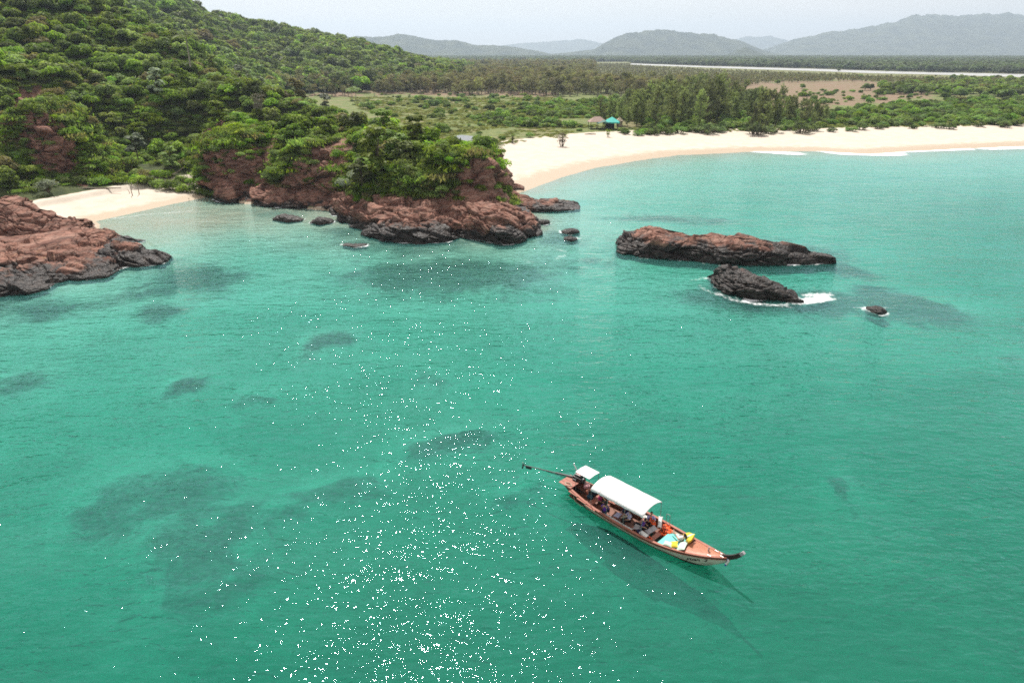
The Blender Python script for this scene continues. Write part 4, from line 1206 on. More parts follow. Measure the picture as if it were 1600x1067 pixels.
# -- mangrove belt beyond the river and the flat forest behind it
x, y, g = jitter(-900, 2600, 900, 4200, 15, 25)
px, py, pt = proj(x, y, np.full(len(x), PLAIN))
bank_y = np.interp(px, [p[0] for p in far_bank], [p[1] for p in far_bank])
ok = (px > 380) & (px < 1720) & (((px > 985) & (py < bank_y - 0.15)) | ((px <= 985) & (py < 97)))
ok &= (far_hill(x, y) < PLAIN + 2)
stuff_instances('mangrove_forest', np.stack([x, y, np.full(len(x), PLAIN + 1)], 1)[ok], (8.0 + 3.0 * g.random(len(x)))[ok], W['mangrove'], 35, zs=(0.7 + 0.35 * g.random(len(x)))[ok])

# -- green belt of bushes behind the long beach
belt = [(740, 205), (800, 200), (850, 204), (905, 200), (960, 205), (1080, 207), (1200, 206), (1300, 200), (1400, 199), (1500, 198), (1660, 192), (1660, 150), (1500, 158), (1420, 166), (1330, 172), (1250, 172), (1130, 160), (1000, 158), (900, 158), (850, 165), (800, 172), (765, 185)]
meadow = [(545, 152), (700, 150), (860, 152), (900, 160), (840, 170), (780, 190), (745, 206), (735, 225), (770, 232), (700, 232), (620, 190), (560, 170)]
huts_clear = [(890, 214), (900, 201), (930, 199), (985, 199), (1000, 210), (990, 216)]
x, y, g = jitter(-110, 420, 235, 560, 3.3, 26)
h = hgt(x, y)
px, py, pt = proj(x, y, h)
nb = fbm(x / 16, y / 16, np.zeros(len(x)) + 2, 3)
in_belt = ragged(px, py, x, y, belt); in_mea = ragged(px, py, x, y, meadow) & ~inside(px, py, PONDPX) & ~in_belt
right = (px > 1300)
ok = (in_belt & ~inside(px, py, huts_clear) & (nb > 0.12 - 0.42 * g.random(len(x)))) | (in_mea & (g.random(len(x)) < 0.05 + 0.45 * (nb > 0.34)))
ok |= inside(px, py, field) & (g.random(len(x)) < 0.05 + 0.5 * (nb > 0.30))
ok &= near_hill(x, y) < PLAIN + 0.6
x, y, h, px, py, pt, nb = x[ok], y[ok], h[ok], px[ok], py[ok], pt[ok], nb[ok]
sz = 1.0 + 2.3 * g.random(len(x)) ** 2.5 + np.clip(nb, 0, 1) * 2.0
def belt_zone(px, py):
    if inside(np.array([px]), np.array([py]), meadow)[0]: return 'standing in the grass field left of the shelters'
    if inside(np.array([px]), np.array([py]), field)[0]: return 'on the brown open ground at the right'
    if px < 900: return 'in the green thicket left of the shelters'
    if px < 1320: return 'below the dark feathery trees behind the beach'
    return 'in the low green scrub behind the right end of the beach'
order = np.argsort(-(sz / pt)); rest = []
for q, i in enumerate(order):
    if q < 290:
        zn = belt_zone(px[i], py[i])
        single('coastal_shrub', W['coast'][i % 6], (x[i], y[i], h[i]), sz[i], 'rounded green shrub ' + zn, 'shrub', 'shrubs ' + zn, 0.8 + 0.5 * g.random())
    else: rest.append(i)
rest = np.array(rest)
stuff_instances('coastal_scrub', np.stack([x, y, h], 1)[rest], sz[rest], W['coast'], 36)

# -- grass and low plants of the plain
x, y, g = jitter(-110, 400, 225, 480, 1.75, 27)
h = hgt(x, y); px, py, pt = proj(x, y, h)
nb = fbm(x / 10, y / 10, np.zeros(len(x)) + 12, 3)
ok = (inside(px, py, belt) | (inside(px, py, meadow) & (nb > -0.1)) ) & ~inside(px, py, huts_clear) & ~inside(px, py, PONDPX)
ok |= inside(px, py, [(760, 232), (800, 224), (880, 216), (905, 204), (860, 200), (790, 205)]) & (nb > 0)
ok &= near_hill(x, y) < PLAIN + 0.6
stuff_instances('grass', np.stack([x, y, h], 1)[ok], (0.45 + 0.45 * g.random(len(x)))[ok], W['grass'], 37)

# -- feathery she-oaks behind the beach
CK = [casuarina(s) for s in range(200, 205)]
CKp = [(k.crown('crown', M['casuarina']), k.trunk('trunk', M['bark'])) for k in CK]
cz = [(930, 204), (1000, 206), (1100, 206), (1200, 204), (1290, 200), (1300, 188), (1200, 176), (1130, 168), (1040, 168), (980, 178), (930, 190)]
x, y, g = jitter(20, 150, 260, 470, 4.6, 28)
h = hgt(x, y); px, py, pt = proj(x, y, h)
ok = inside(px, py, cz) & ~inside(px, py, huts_clear) & (g.random(len(x)) < 0.9)
x, y, h, px, py, pt = x[ok], y[ok], h[ok], px[ok], py[ok], pt[ok]
for q, i in enumerate(np.argsort(g.random(len(x)))[:140]):
    hh = np.interp(px[i], [930, 980, 1040, 1090, 1150, 1210, 1260, 1300], [8, 11, 15, 17.5, 14.5, 12.5, 9, 6]) * (0.55 + 0.55 * g.random())
    sx_ = 'nearest the shelters' if px[i] < 985 else ('in the left half of the dark clump' if px[i] < 1060 else ('in the tall middle of the dark clump' if px[i] < 1150 else ('in the right half of the dark clump' if px[i] < 1230 else 'at the low right end of the dark clump')))
    fr_ = 'front' if py[i] > 194 else ('back' if py[i] < 180 else 'middle')
    parted('casuarina_tree', CKp[i % 5], None, None, (x[i], y[i], h[i]), hh, 'feathery casuarina tree in the ' + fr_ + ' row, ' + sx_, 'tree', 'casuarina trees in the ' + fr_ + ' row ' + sx_, g.random() * 6.28, 0.9 + 0.2 * g.random())

# -- strap-leaved bushes along the top of the sand
PK = [pandanus(s) for s in range(210, 214)]
PKp = [(k.crown('crown', M['pandan']), k.trunk('trunk', M['bark'])) for k in PK]
row = [(978, 209, 1.9), (998, 210, 2.4), (1020, 209, 3.2), (1042, 208, 3.2), (1062, 207, 3.4), (1085, 205, 3.6), (1105, 207, 4.2), (1122, 205, 3.6), (1182, 208, 5.0), (1205, 206, 4.6), (1252, 206, 4.6), (1270, 204, 3.8), (1232, 203, 3.0), (1330, 204, 2.6), (1345, 202, 2.8), (1300, 205, 2.2), (1372, 201, 2.4),
       (1465, 199, 3.2), (1485, 200, 2.6), (1530, 197, 2.6), (1568, 197, 3.2), (1425, 200, 2.2)]
for k, (a, b, s) in enumerate(row):
    p = at(a, b, 2.4); z = hgt([p[0]], [p[1]])[0]
    parted('pandanus_bush', PKp[k % 4], None, None, (p[0], p[1], z - 0.15 * s), s * 1.15, 'domed bush of strap leaves at the upper edge of the long beach', 'bush', 'strap-leaved bushes along the top of the sand', k * 1.3)

# -- dark round trees beyond the brown field on the right
clump = [(1372, 150, 6), (1380, 140, 7), (1395, 138, 6), (1412, 136, 7), (1430, 140, 7.5), (1448, 142, 8), (1462, 145, 7), (1485, 148, 6), (1475, 156, 5.5), (1500, 145, 6.5), (1520, 142, 6), (1540, 150, 7), (1555, 142, 7), (1572, 150, 6.5), (1590, 146, 8), (1535, 160, 5.5), (1610, 152, 8), (1500, 160, 4.5),
         (1253, 139, 4.6), (1345, 124, 6), (1215, 132, 5), (1480, 136, 7), (1560, 134, 7), (1350, 158, 2.8), (1318, 148, 2.8), (1302, 150, 2.2), (1420, 158, 2.0), (1380, 166, 2.2), (1460, 168, 2.8), (1340, 108, 8), (1310, 112, 5), (1385, 112, 5)]
gx, gy, gg = jitter(250, 720, 480, 900, 10.5, 41)
gpx, gpy, gpt = proj(gx, gy, np.full(len(gx), PLAIN))
gk_ = ragged(gpx, gpy, gx, gy, [(1372, 150), (1378, 137), (1480, 131), (1640, 128), (1680, 162), (1560, 164), (1500, 156), (1450, 147)]) & (gpx < 1640)
clump += [(a, b, 4.5 + 4.5 * gg.random()) for a, b in zip(gpx[gk_], gpy[gk_])]
for k, (a, b, s) in enumerate(clump):
    p = at(a, b, PLAIN)
    lab = 'round dark green tree in the group beyond the brown field' if b >= 134 and a > 1360 else 'lone round green tree standing on the brown open ground'
    single('round_tree', (W['jungle'] + W['far'])[k % 12], (p[0], p[1], PLAIN + 0.4), s * 0.62, lab, 'tree', 'trees beyond the brown field' if b >= 134 and a > 1360 else 'lone trees on the brown ground', 1.0)

# -- bushes dotted over the grass field
dots = [(613, 165, 2.6), (637, 164, 1.2), (658, 168, 2.2), (666, 168, 2.0), (700, 163, 1.4), (695, 155, 1.0), (660, 147, 1.3), (714, 147, 2.0), (725, 149, 1.8), (738, 150, 1.6), (775, 151, 1.2), (792, 151, 2.0), (704, 178, 2.2), (712, 175, 2.0), (742, 172, 2.4), (690, 203, 1.0), (705, 206, 1.1), (718, 206, 1.2), (727, 206, 1.1), (750, 211, 1.6), (738, 165, 1.6), (725, 160, 1.5), (680, 200, 0.7), (596, 149, 1.8), (640, 150, 1.0)]
for k, (a, b, s) in enumerate(dots):
    p = at(a, b, PLAIN)
    single('field_bush', (W['coast'] + W['shrub'])[k % 12], (p[0], p[1], PLAIN), s, 'dark bush standing alone on the green grass field', 'bush', 'bushes dotted over the grass field', 1.1)

# -- plants that stand out one by one
def put(px, py, z=None, t=None):
    if t: return P3(px, py, t)
    p = at(px, py, z if z is not None else PLAIN); return np.array([p[0], p[1], hgt([p[0]], [p[1]])[0]])
BL = broadleaf(220)
parted('broadleaf_tree', BL, M['broad'], M['bark'], P3(592, 288, 133), 4.6, 'tall tree with large pale leaves on the sea side of the headland', 'tree', zs=1.15)
for k, (a, b, t, s, lb) in enumerate([(632, 282, 134, 3.9, 'broadleaf tree with thin grey stems right of the tallest pale-leaved tree'), (566, 300, 131, 3.0, 'shorter broadleaf tree left of the tallest pale-leaved tree'),
                                      (650, 240, 142, 3.6, 'dark round-topped tree on the crest behind the pale-leaved tree'), (618, 268, 138, 4.2, 'broadleaf tree directly behind the tallest pale-leaved tree'),
                                      (127, 268, 160, 2.6, 'slim white-leaved tree at the foot of the tall left cliff'), (215, 245, 172, 3.0, 'pale flat-topped tree half way up the gully'),
                                      (268, 268, 165, 2.8, 'pale broadleaf tree at the back of the cove beach'), (345, 200, 172, 3.2, 'broadleaf tree on the crest above the creeper-hung cliff'), (600, 225, 148, 3.4, 'tree on the headland crest left of the dark round-topped tree')]):
    L2 = broadleaf(221 + k)
    parted('broadleaf_tree', L2, M['silver'] if k in (4, 5) else (M['jungle'] if k == 2 else M['broad']), M['bark'], P3(a, b, t), s, lb, 'tree', rz=k)
for k, (a, b, t, s, lb, mt) in enumerate([(703, 272, 128, 1.9, 'vivid lime-green bush on the bare cliff at the headland tip', 'bright'), (150, 282, 160, 3.2, 'large bright green bush at the back of the small cove beach', 'bright'), (712, 262, 130, 1.4, 'small lime-green bush just above the vivid one at the headland tip', 'bright'),
                                          (538, 290, 134, 1.9, 'grey-green shrub at the left foot of the broadleaf trees', 'silver'), (75, 295, 142, 2.6, 'rounded grey shrub on top of the left outcrop', 'silver'), (452, 275, 146, 1.7, 'grey shrub hanging on the cliff left of the maroon patch', 'silver'),
                                          (555, 280, 133, 2.2, 'silvery shrub below the broadleaf trees', 'silver'), (525, 245, 140, 1.6, 'light green shrub at the upper edge of the maroon cliff', 'bright'), (690, 300, 125, 1.4, 'yellow-green shrub growing down the cliff beside the big red mass', 'bright'),
                                          (762, 240, 133, 1.1, 'green shrub on the outer brow of the headland tip', 'bright'), (365, 275, 152, 2.2, 'green creeper bush hanging down the cliff at the cove end', 'bright'), (610, 295, 130, 2.0, 'dark green shrub under the tallest pale-leaved tree', 'shrub'), (660, 295, 129, 2.2, 'dark green shrub under the broadleaf tree with grey stems', 'shrub')]):
    single('leafy_shrub' if mt != 'silver' else 'silver_shrub', W[mt][k % 3], P3(a, b, t), s, lb, 'bush', None, 1.1, k * 1.1)
for k, (a, b, t, s) in enumerate([(640, 300, 131, 1.5), (580, 305, 131, 1.6), (625, 305, 129, 1.3), (672, 285, 131, 1.8), (645, 270, 134, 2.0), (600, 270, 136, 2.2), (670, 262, 136, 2.0), (690, 250, 137, 1.9), (715, 246, 136, 1.6), (735, 243, 135, 1.5), (740, 240, 135, 1.2),
                                  (400, 255, 152, 1.6), (418, 235, 155, 1.8), (340, 240, 156, 1.6), (330, 265, 157, 1.8), (415, 280, 149, 1.5), (430, 250, 150, 1.8), (445, 240, 150, 1.7), (470, 210, 155, 1.8), (500, 212, 153, 1.7), (395, 195, 163, 1.8), (360, 190, 166, 1.9)]):
    single('leafy_shrub', W['shrub'][k % 6], P3(a, b, t), s, 'dark green shrub clinging to the headland cliff', 'shrub', 'shrubs clinging to the headland cliffs', 1.0, k)
for k, (a, b, t, s) in enumerate([(a_, b_ - 9, t_, s_) for a_, b_, t_, s_ in [(5, 292, 147, 2.4), (25, 288, 149, 2.6), (48, 290, 148, 2.2), (92, 302, 149, 2.3), (105, 318, 149, 1.7), (15, 270, 152, 3.0), (60, 275, 154, 2.8), (100, 290, 153, 2.4), (-15, 300, 145, 2.6), (35, 305, 147, 1.6), (80, 312, 147, 1.5), (118, 330, 150, 1.2)]]):
    single('leafy_shrub', W['shrub'][k % 6] if k % 3 else W['silver'][k % 3], P3(a, b, t), s, 'low grey-green shrub on the ridge of the left outcrop' if k % 3 == 0 else 'green shrub on the ridge of the left outcrop', 'shrub', 'grey shrubs on the left outcrop' if k % 3 == 0 else 'green shrubs on the left outcrop', 0.9, k)
for k in range(46):
    a = 78 + 258 * (k % 23) / 22 + random.uniform(-4, 4); b = 296 - 8 * math.sin((a - 78) / 258 * 2.6) - (9 if k >= 23 else 0) + random.uniform(-1.5, 1.5)
    p = at(a, b, 2.3); z = hgt([p[0]], [p[1]])[0]
    if k % 5 == 2: single('leafy_shrub', W['bright'][k % 3], (p[0], p[1], z), 1.3 + 0.9 * random.random(), 'fresh green shrub fringing the back of the small cove beach', 'shrub', 'fresh green shrubs at the back of the cove beach', 1.1)
    else: single('leafy_shrub', W['shrub'][k % 6], (p[0], p[1], z), 1.5 + 1.2 * random.random(), 'dark shrub fringing the back of the small cove beach', 'shrub', 'dark shrubs at the back of the cove beach', 1.1)
parted('feathery_bush', casuarina(240), M['casuarina'], M['bark'], P3(113, 342, 146), 4.2, 'small feathery bush at the left end of the cove beach', 'bush', rz=1)
PT_ = palm(250, 10, 1.0)
parted('palm_tree', PT_, M['palm'], M['palebark'], P3(296, 97, 205) + np.array([0, 0, -1.0]), 7.4, 'lone palm with bare pale trunk and drooping fronds on the hill crest', 'palm', rz=-0.6)
parted('palm_tree', palm(251, 22, 0.12), M['palm'], M['bark'], put(772, 232), 6.0, 'young coconut palm with spreading fronds beside the beach left end', 'palm')
parted('palm_tree', palm(252, 18, 0.9), M['palm'], M['palebark'], P3(550, 158, 420), 7.0, 'left of two dark palms at the far edge of the grass field', 'palm')
parted('palm_tree', palm(253, 18, 0.8), M['palm'], M['palebark'], P3(556, 158, 425), 7.0, 'right of two dark palms at the far edge of the grass field', 'palm')
parted('palm_tree', palm(254, 20, 0.2), M['palm'], M['bark'], P3(336, 138, 192), 4.6, 'low bushy palm on the crest right of the lone tall palm', 'palm')
parted('twiggy_bush', twiggy(260), M['twig'], M['bark'], put(878, 227, 2.0), 3.6, 'open twiggy bush standing by itself on the beach sand', 'bush')
parted('twiggy_bush', twiggy(261), M['coast'], M['bark'], put(950, 214, 2.0), 2.2, 'small dark bush on the sand in front of the shelters', 'bush')
parted('twiggy_bush', twiggy(262), M['coast'], M['bark'], put(800, 225, 2.0), 2.4, 'bush at the edge of the sand right of the young coconut palm', 'bush')
for k, (a, b, s) in enumerate([(757, 228, 3.0), (748, 220, 2.2), (785, 218, 1.6), (975, 207, 2.4), (830, 215, 2.0), (905, 205, 1.6)]):
    single('coastal_shrub', W['coast'][k], put(a, b), s, 'broad green shrub at the left end of the long beach' if a < 900 else 'broad green shrub beside the shelters', 'shrub', 'shrubs at the left end of the long beach' if a < 900 else 'shrubs beside the shelters')
mb = MB(); mb.path([(0, 0, -.3), (.05, 0, 3), (0, 0.05, 6.2)], [0.10, 0.08, 0.05]); mb.path([(.02, 0, 5.4), (.5, .1, 5.9)], [.04, .02]); mb.path([(.03, 0, 5.6), (-.5, 0, 6.1)], [.04, .02])
o = mb.build('dead_tree', M['bark']); o.location = P3(377, 112, 210); tag(o, 'dead grey pole of a tree with stub branches on the hill crest', 'tree')
# ------------------------------------------------------------------ small things on shore
M['tent'] = simple_mat('turquoise_canvas', (0.02, 0.42, 0.36), 0.6, 0.1, 1.5)
M['tarp'] = simple_mat('dark_green_tarp', (0.010, 0.085, 0.065), 0.6, 0.15, 1.5)
M['roofing'] = simple_mat('brown_roofing', (0.33, 0.235, 0.195), 0.8, 0.15, 2.5)
M['post'] = simple_mat('weathered_post', (0.11, 0.085, 0.065), 0.85, 0.25, 4)
M['panel'] = simple_mat('dark_panel', (0.022, 0.02, 0.04), 0.8, 0.2, 2)
M['thatch'] = simple_mat('pale_thatch', (0.42, 0.34, 0.25), 0.95, 0.25, 5)
M['drift'] = simple_mat('driftwood', (0.20, 0.165, 0.13), 0.9, 0.3, 5)

def hip_roof(root, w, d, eave, ridge_w, top, mat, thick=0.12):
    mb = MB()
    a, b, r_ = w / 2, d / 2, ridge_w / 2
    for s in (1, -1):
        if ridge_w > 0.05: mb.poly([(-a, -b * s, eave), (a, -b * s, eave), (r_, 0, top), (-r_, 0, top)])
        else: mb.poly([(-a, -b * s, eave), (a, -b * s, eave), (0, 0, top)])
        mb.poly([(a * s, -b, eave), (a * s, b, eave), (r_ * s, 0, top)])
    mb.build('roof', mat, root, solid=thick)
    for sx in (-1, 1):
        for sy in (-1, 1):
            MB().tube((sx * (a - 0.5), sy * (b - 0.5), -0.3), (sx * (a - 0.5), sy * (b - 0.5), eave + 0.25), 0.11, n=8).build('post', M['post'], root)
def shelter(label, px, py, rz):
    e = link('beach_shelter', None); p = at(px, py, PLAIN)
    e.location = (p[0], p[1], hgt([p[0]], [p[1]])[0]); e.rotation_euler = (0, 0, rz)
    return tag(e, label, 'shelter')
s1 = shelter('open beach shelter with a brown hipped roof on dark posts', 932.5, 202.5, R(8))
hip_roof(s1, 6.8, 5.0, 2.5, 2.2, 4.3, M['roofing'])
for k in range(3): MB().box((-2.0 + 2 * k, 0, 0.45), (1.4, 1.1, 0.08)).box((-2.0 + 2 * k, 0, 0.2), (0.2, 0.2, 0.45)).build('table', M['post'], s1)
s2 = shelter('turquoise pyramid tent with a dark back panel beside the brown shelter', 955.5, 203.0, R(-5))
hip_roof(s2, 5.6, 5.2, 2.6, 0.0, 4.4, M['tent'], 0.06)
mb = MB()
for (ax, ay), (bx_, by_) in [((-2.8, -2.6), (2.8, -2.6)), ((2.8, -2.6), (2.8, 2.6)), ((2.8, 2.6), (-2.8, 2.6)), ((-2.8, 2.6), (-2.8, -2.6))]:
    mb.poly([(ax, ay, 2.58), (bx_, by_, 2.58), (bx_, by_, 2.25), (ax, ay, 2.25)])
mb.build('valance', M['tent'], s2, solid=0.03)
MB().box((-0.6, 1.6, 1.05), (3.4, 0.12, 2.2), bev=0.02).build('back_panel', M['panel'], s2)
s3 = shelter('dark green tarpaulin stretched between the brown shelter and the turquoise tent', 943.0, 203.4, 0)
mb = MB()
rows = []
for i in range(9):
    u = i / 8 * 2 - 1
    rows.append([(u * 2.7, v * 1.9 - 0.6, 2.45 + 0.75 * (1 - abs(u)) - 0.35 * (v < 0) * abs(v) + 0.12 * math.sin(3 * v + 4 * u)) for v in (-1, -.5, 0, .5, 1)])
mb.quads(rows); mb.build('canopy', M['tarp'], s3, True, solid=0.04)
for sx in (-1, 1):
    for sy in (-1, 1): MB().tube((sx * 2.6, sy * 1.7 - 0.6, -0.2), (sx * 2.6, sy * 1.7 - 0.6, 2.3), 0.06).build('post', M['post'], s3)
s4 = shelter('small pale thatched hut half hidden behind the turquoise tent', 967.5, 200.5, R(12))
hip_roof(s4, 2.6, 2.6, 2.0, 0.0, 3.5, M['thatch'])
MB().box((0, 0.2, 1.0), (1.8, 1.6, 2.0), bev=0.03).build('wall', M['thatch'], s4)

def driftwood(name, label, px, py, pts, r, z=1.4):
    p = at(px, py, z); zz = hgt([p[0]], [p[1]])[0]
    mb = MB(); mb.path(pts, r, 7)
    o = mb.build(name, M['drift'], None, True); o.location = (p[0], p[1], zz)
    return tag(o, label, 'driftwood')
driftwood('driftwood_pole', 'tall bare pole stuck upright in the cove sand, right of the bent one', 217, 302, [(0, 0, -.4), (.03, 0, 1.6), (.1, 0, 3.0)], [.09, .07, .04])
driftwood('driftwood_pole', 'bent double pole stuck upright in the cove sand left of the tall bare pole', 207, 304, [(0, 0, -.4), (-.15, 0, 1.0), (.1, 0, 2.2), (.35, 0, 2.7)], [.10, .08, .06, .03])
driftwood('driftwood_pole', 'short leaning stick beside the bent double pole on the cove sand', 203, 302, [(0, 0, -.3), (-.2, 0, .7), (-.4, 0, 1.0)], [.07, .05, .03])
driftwood('driftwood_log', 'long dark log lying along the back of the cove beach', 140, 304, [(-6, -.5, .1), (-2, 0, .2), (3, .6, .15), (6.5, 1.2, .1)], [.12, .2, .18, .08])
driftwood('driftwood_log', 'pale fallen trunk with a raised fork at the back of the cove', 262, 287, [(-3, 0, .1), (0, .3, .5), (2.5, .5, 1.4), (4.2, .6, 2.6)], [.2, .17, .12, .06])
driftwood('driftwood_log', 'short log stranded beside the grey-stemmed bushes in front of the shelters', 922, 211, [(-2, 0, .1), (0, .2, .2), (2.2, .1, .15)], [.16, .2, .12], 2.2)

# ------------------------------------------------------------------ the longtail boat
def wood(name, a, b, rough=0.55, along=(6, 0.7, 6)):
    t = NT(name)
    oc = t.n('ShaderNodeTexCoord').outputs['Object']
    g = t.noise(3.0, t.mapping(oc, (0.35, 5, 5)), 6, 0.6, 0.4)
    w = t.noise(1.3, oc, 4)
    c = t.mix(t.ramp(g, 0.3, 0.7), a, b)
    c = t.mix(t.math('MULTIPLY', t.ramp(w, 0.55, 0.75), 0.35), c, tuple(min(1, x * 1.5 + 0.02) for x in a))
    return t.done(t.principled(c, rough, 0.4, t.bump(g, 0.3, 0.01)))
M['deckwood'] = wood('varnished_deck', (0.36, 0.125, 0.065), (0.50, 0.225, 0.135), 0.38)
M['railwood'] = wood('red_brown_rail', (0.26, 0.085, 0.055), (0.36, 0.140, 0.095), 0.4)
M['innerwood'] = wood('inner_planking', (0.15, 0.055, 0.032), (0.23, 0.090, 0.055), 0.55)
M['hullpaint'] = simple_mat('cream_hull_paint', (0.52, 0.50, 0.40), 0.45, 0.10, 1.4, 0.4)
M['darkhull'] = simple_mat('dark_bottom_paint', (0.035, 0.022, 0.018), 0.5, 0.2, 2)
M['canvas'] = simple_mat('white_canopy_cloth', (0.80, 0.80, 0.79), 0.7, 0.03, 1.5)
M['steel'] = simple_mat('grey_steel_tube', (0.28, 0.28, 0.29), 0.35, 0.1, 5, 0.5, 0.7)
M['blacksteel'] = simple_mat('oily_black_metal', (0.018, 0.018, 0.019), 0.42, 0.3, 6, 0.5)
M['redpaint'] = simple_mat('faded_red_paint', (0.22, 0.05, 0.045), 0.5, 0.2, 6)
M['chrome'] = simple_mat('bright_metal', (0.62, 0.60, 0.58), 0.25, 0.1, 6, 0.5, 0.9)
M['mat'] = simple_mat('turquoise_mat', (0.17, 0.50, 0.46), 0.8, 0.06, 2)
M['yellow'] = simple_mat('yellow_cushion', (0.66, 0.50, 0.045), 0.85, 0.08, 4)
M['palegreen'] = simple_mat('pale_green_cushion', (0.50, 0.60, 0.50), 0.85, 0.06, 4)
M['orange'] = simple_mat('orange_jacket', (0.72, 0.10, 0.025), 0.75, 0.12, 6)
M['whitecloth'] = simple_mat('white_cloth', (0.66, 0.65, 0.62), 0.85, 0.1, 6)
M['greyseat'] = simple_mat('grey_vinyl', (0.34, 0.32, 0.33), 0.6, 0.1, 4)
M['greenfloor'] = simple_mat('dark_green_floor_mat', (0.012, 0.065, 0.05), 0.8, 0.2, 4)
M['black'] = simple_mat('black_cloth', (0.012, 0.012, 0.014), 0.85, 0.2, 6)
M['purple'] = simple_mat('purple_cloth', (0.070, 0.022, 0.24), 0.85, 0.15, 6)
M['teal'] = simple_mat('dark_teal_cloth', (0.015, 0.055, 0.085), 0.85, 0.15, 6)
M['navy'] = simple_mat('navy_cloth', (0.012, 0.016, 0.060), 0.85, 0.15, 6)
M['magenta'] = simple_mat('dark_pink_cloth', (0.30, 0.025, 0.11), 0.85, 0.15, 6)
M['skin'] = simple_mat('skin', (0.42, 0.24, 0.16), 0.55, 0.06, 9, 0.35)
M['skin2'] = simple_mat('tanned_skin', (0.24, 0.125, 0.075), 0.55, 0.06, 9, 0.35)
M['hair'] = simple_mat('dark_brown_hair', (0.022, 0.012, 0.008), 0.6, 0.2, 20, 0.3)
M['ink'] = simple_mat('black_lettering', (0.01, 0.01, 0.011), 0.5, 0.1, 4)
M['blue_ribbon'] = simple_mat('blue_ribbon', (0.04, 0.09, 0.34), 0.8, 0.1, 6)
M['rope'] = simple_mat('rope', (0.40, 0.35, 0.26), 0.9, 0.2, 12)
M['lilac'] = simple_mat('lilac_cloth', (0.38, 0.34, 0.60), 0.85, 0.1, 6)
M['pinkcloth'] = simple_mat('dusty_pink_cloth', (0.48, 0.26, 0.27), 0.85, 0.1, 6)
def floral():
    t = NT('white_patterned_cloth')
    oc = t.n('ShaderNodeTexCoord').outputs['Object']
    v = t.n('ShaderNodeTexVoronoi', {'Vector': oc, 'Scale': 9.0}, feature='F1').outputs['Distance']
    c = t.mix(t.ramp(v, 0.32, 0.45, 1, 0), (0.68, 0.68, 0.66), (0.17, 0.22, 0.21))
    c = t.mix(t.ramp(t.noise(7, oc, 3), 0.52, 0.6), c, (0.66, 0.66, 0.64))
    return t.done(t.principled(c, 0.85, 0.2))
M['floral'] = floral()
def stripes():
    t = NT('lilac_white_stripes')
    oc = t.n('ShaderNodeTexCoord').outputs['Object']
    w = t.n('ShaderNodeTexWave', {'Vector': oc, 'Scale': 5.0, 'Distortion': 0.3}, bands_direction='Y').outputs['Fac']
    return t.done(t.principled(t.mix(t.ramp(w, 0.4, 0.6), (0.62, 0.61, 0.66), (0.20, 0.17, 0.42)), 0.85, 0.2))
M['stripes'] = stripes()

_s = at(888.5, 751, 0.85); _b = at(1137, 872, 1.42)
B_ANG = math.atan2(_b[1] - _s[1], _b[0] - _s[0])
B_LEN = math.hypot(_b[1] - _s[1], _b[0] - _s[0])
B_MID = (_s + _b) / 2
BW = Matrix.Translation((B_MID[0], B_MID[1], 0)) @ Matrix.Rotation(B_ANG, 4, 'Z')
HL = B_LEN / 2                                           # half length of the hull

def beam(x):
    u = x / HL
    return 1.24 * (1 - max(u - 0.02, 0) ** 2.0) ** 0.95 * (1 - 0.58 * max(-u, 0) ** 2.6) + 0.025
def sheer(x):
    u = x / HL
    return 0.60 + (0.86 * u ** 2.6 if u > 0 else 0.34 * (-u) ** 2.2)
def keel(x):
    u = x / HL
    k = -0.34
    if u > 0.62: k += 1.45 * ((u - 0.62) / 0.38) ** 1.55
    if u < -0.70: k += 0.62 * ((-u - 0.70) / 0.30) ** 1.3
    return k
def hull_pt(x, v, side, inset=0.0):
    """v 0 at the keel, 1 at the sheer"""
    b = max(beam(x) - inset, 0.012)
    y = b * (math.sin(v * math.pi / 2) ** 0.72 * 0.86 + 0.14 * v)
    k = keel(x) + inset
    return Vector((x, side * y, k + (sheer(x) - k) * v ** 1.35))
boat = link('longtail_boat', None); boat.matrix_world = BW
tag(boat, 'wooden longtail boat with white canopy, cream hull and red-brown rails on green water', 'boat')
X_ = [-HL + 2 * HL * k / 56 for k in range(57)]
V_ = [k / 11 for k in range(12)]
mb = MB()
for sd in (1, -1):
    mb.quads([[hull_pt(x, v, sd) for v in V_] for x in X_])
mb.poly([hull_pt(X_[0], v, 1) for v in V_] + [hull_pt(X_[0], v, -1) for v in V_[::-1]][:-1])
bmesh.ops.remove_doubles(mb.bm, verts=mb.bm.verts[:], dist=0.004)
bmesh.ops.bisect_plane(mb.bm, geom=mb.bm.verts[:] + mb.bm.edges[:] + mb.bm.faces[:], plane_co=(0, 0, 0.15), plane_no=(-0.012, 0, 1))
bmesh.ops.bisect_plane(mb.bm, geom=mb.bm.verts[:] + mb.bm.edges[:] + mb.bm.faces[:], plane_co=(-HL * 0.62, 0, 0), plane_no=(1, 0, 0.35))
hull = mb.build('hull', M['hullpaint'], boat, True)
hull.data.materials.append(M['darkhull'])
hull.data.polygons.foreach_set('material_index', np.array([1 if (p.center.z - 0.15 - 0.012 * p.center.x < 0 or p.center.x + HL * 0.62 + 0.35 * p.center.z < 0) else 0 for p in hull.data.polygons], np.int32))
mb = MB()
for sd in (1, -1):
    mb.quads([[hull_pt(x, v, sd, 0.05) for v in V_[4:]] for x in X_[1:-3]])
mb.build('hull_lining', M['innerwood'], boat, True)
mb = MB()
mb.quads([[(x, -beam(x) * 0.80, 0.06 + 0.22 * max(x / HL, 0) ** 2), (x, beam(x) * 0.80, 0.06 + 0.22 * max(x / HL, 0) ** 2)] for x in X_[2:46]])
mb.build('floor', M['innerwood'], boat)
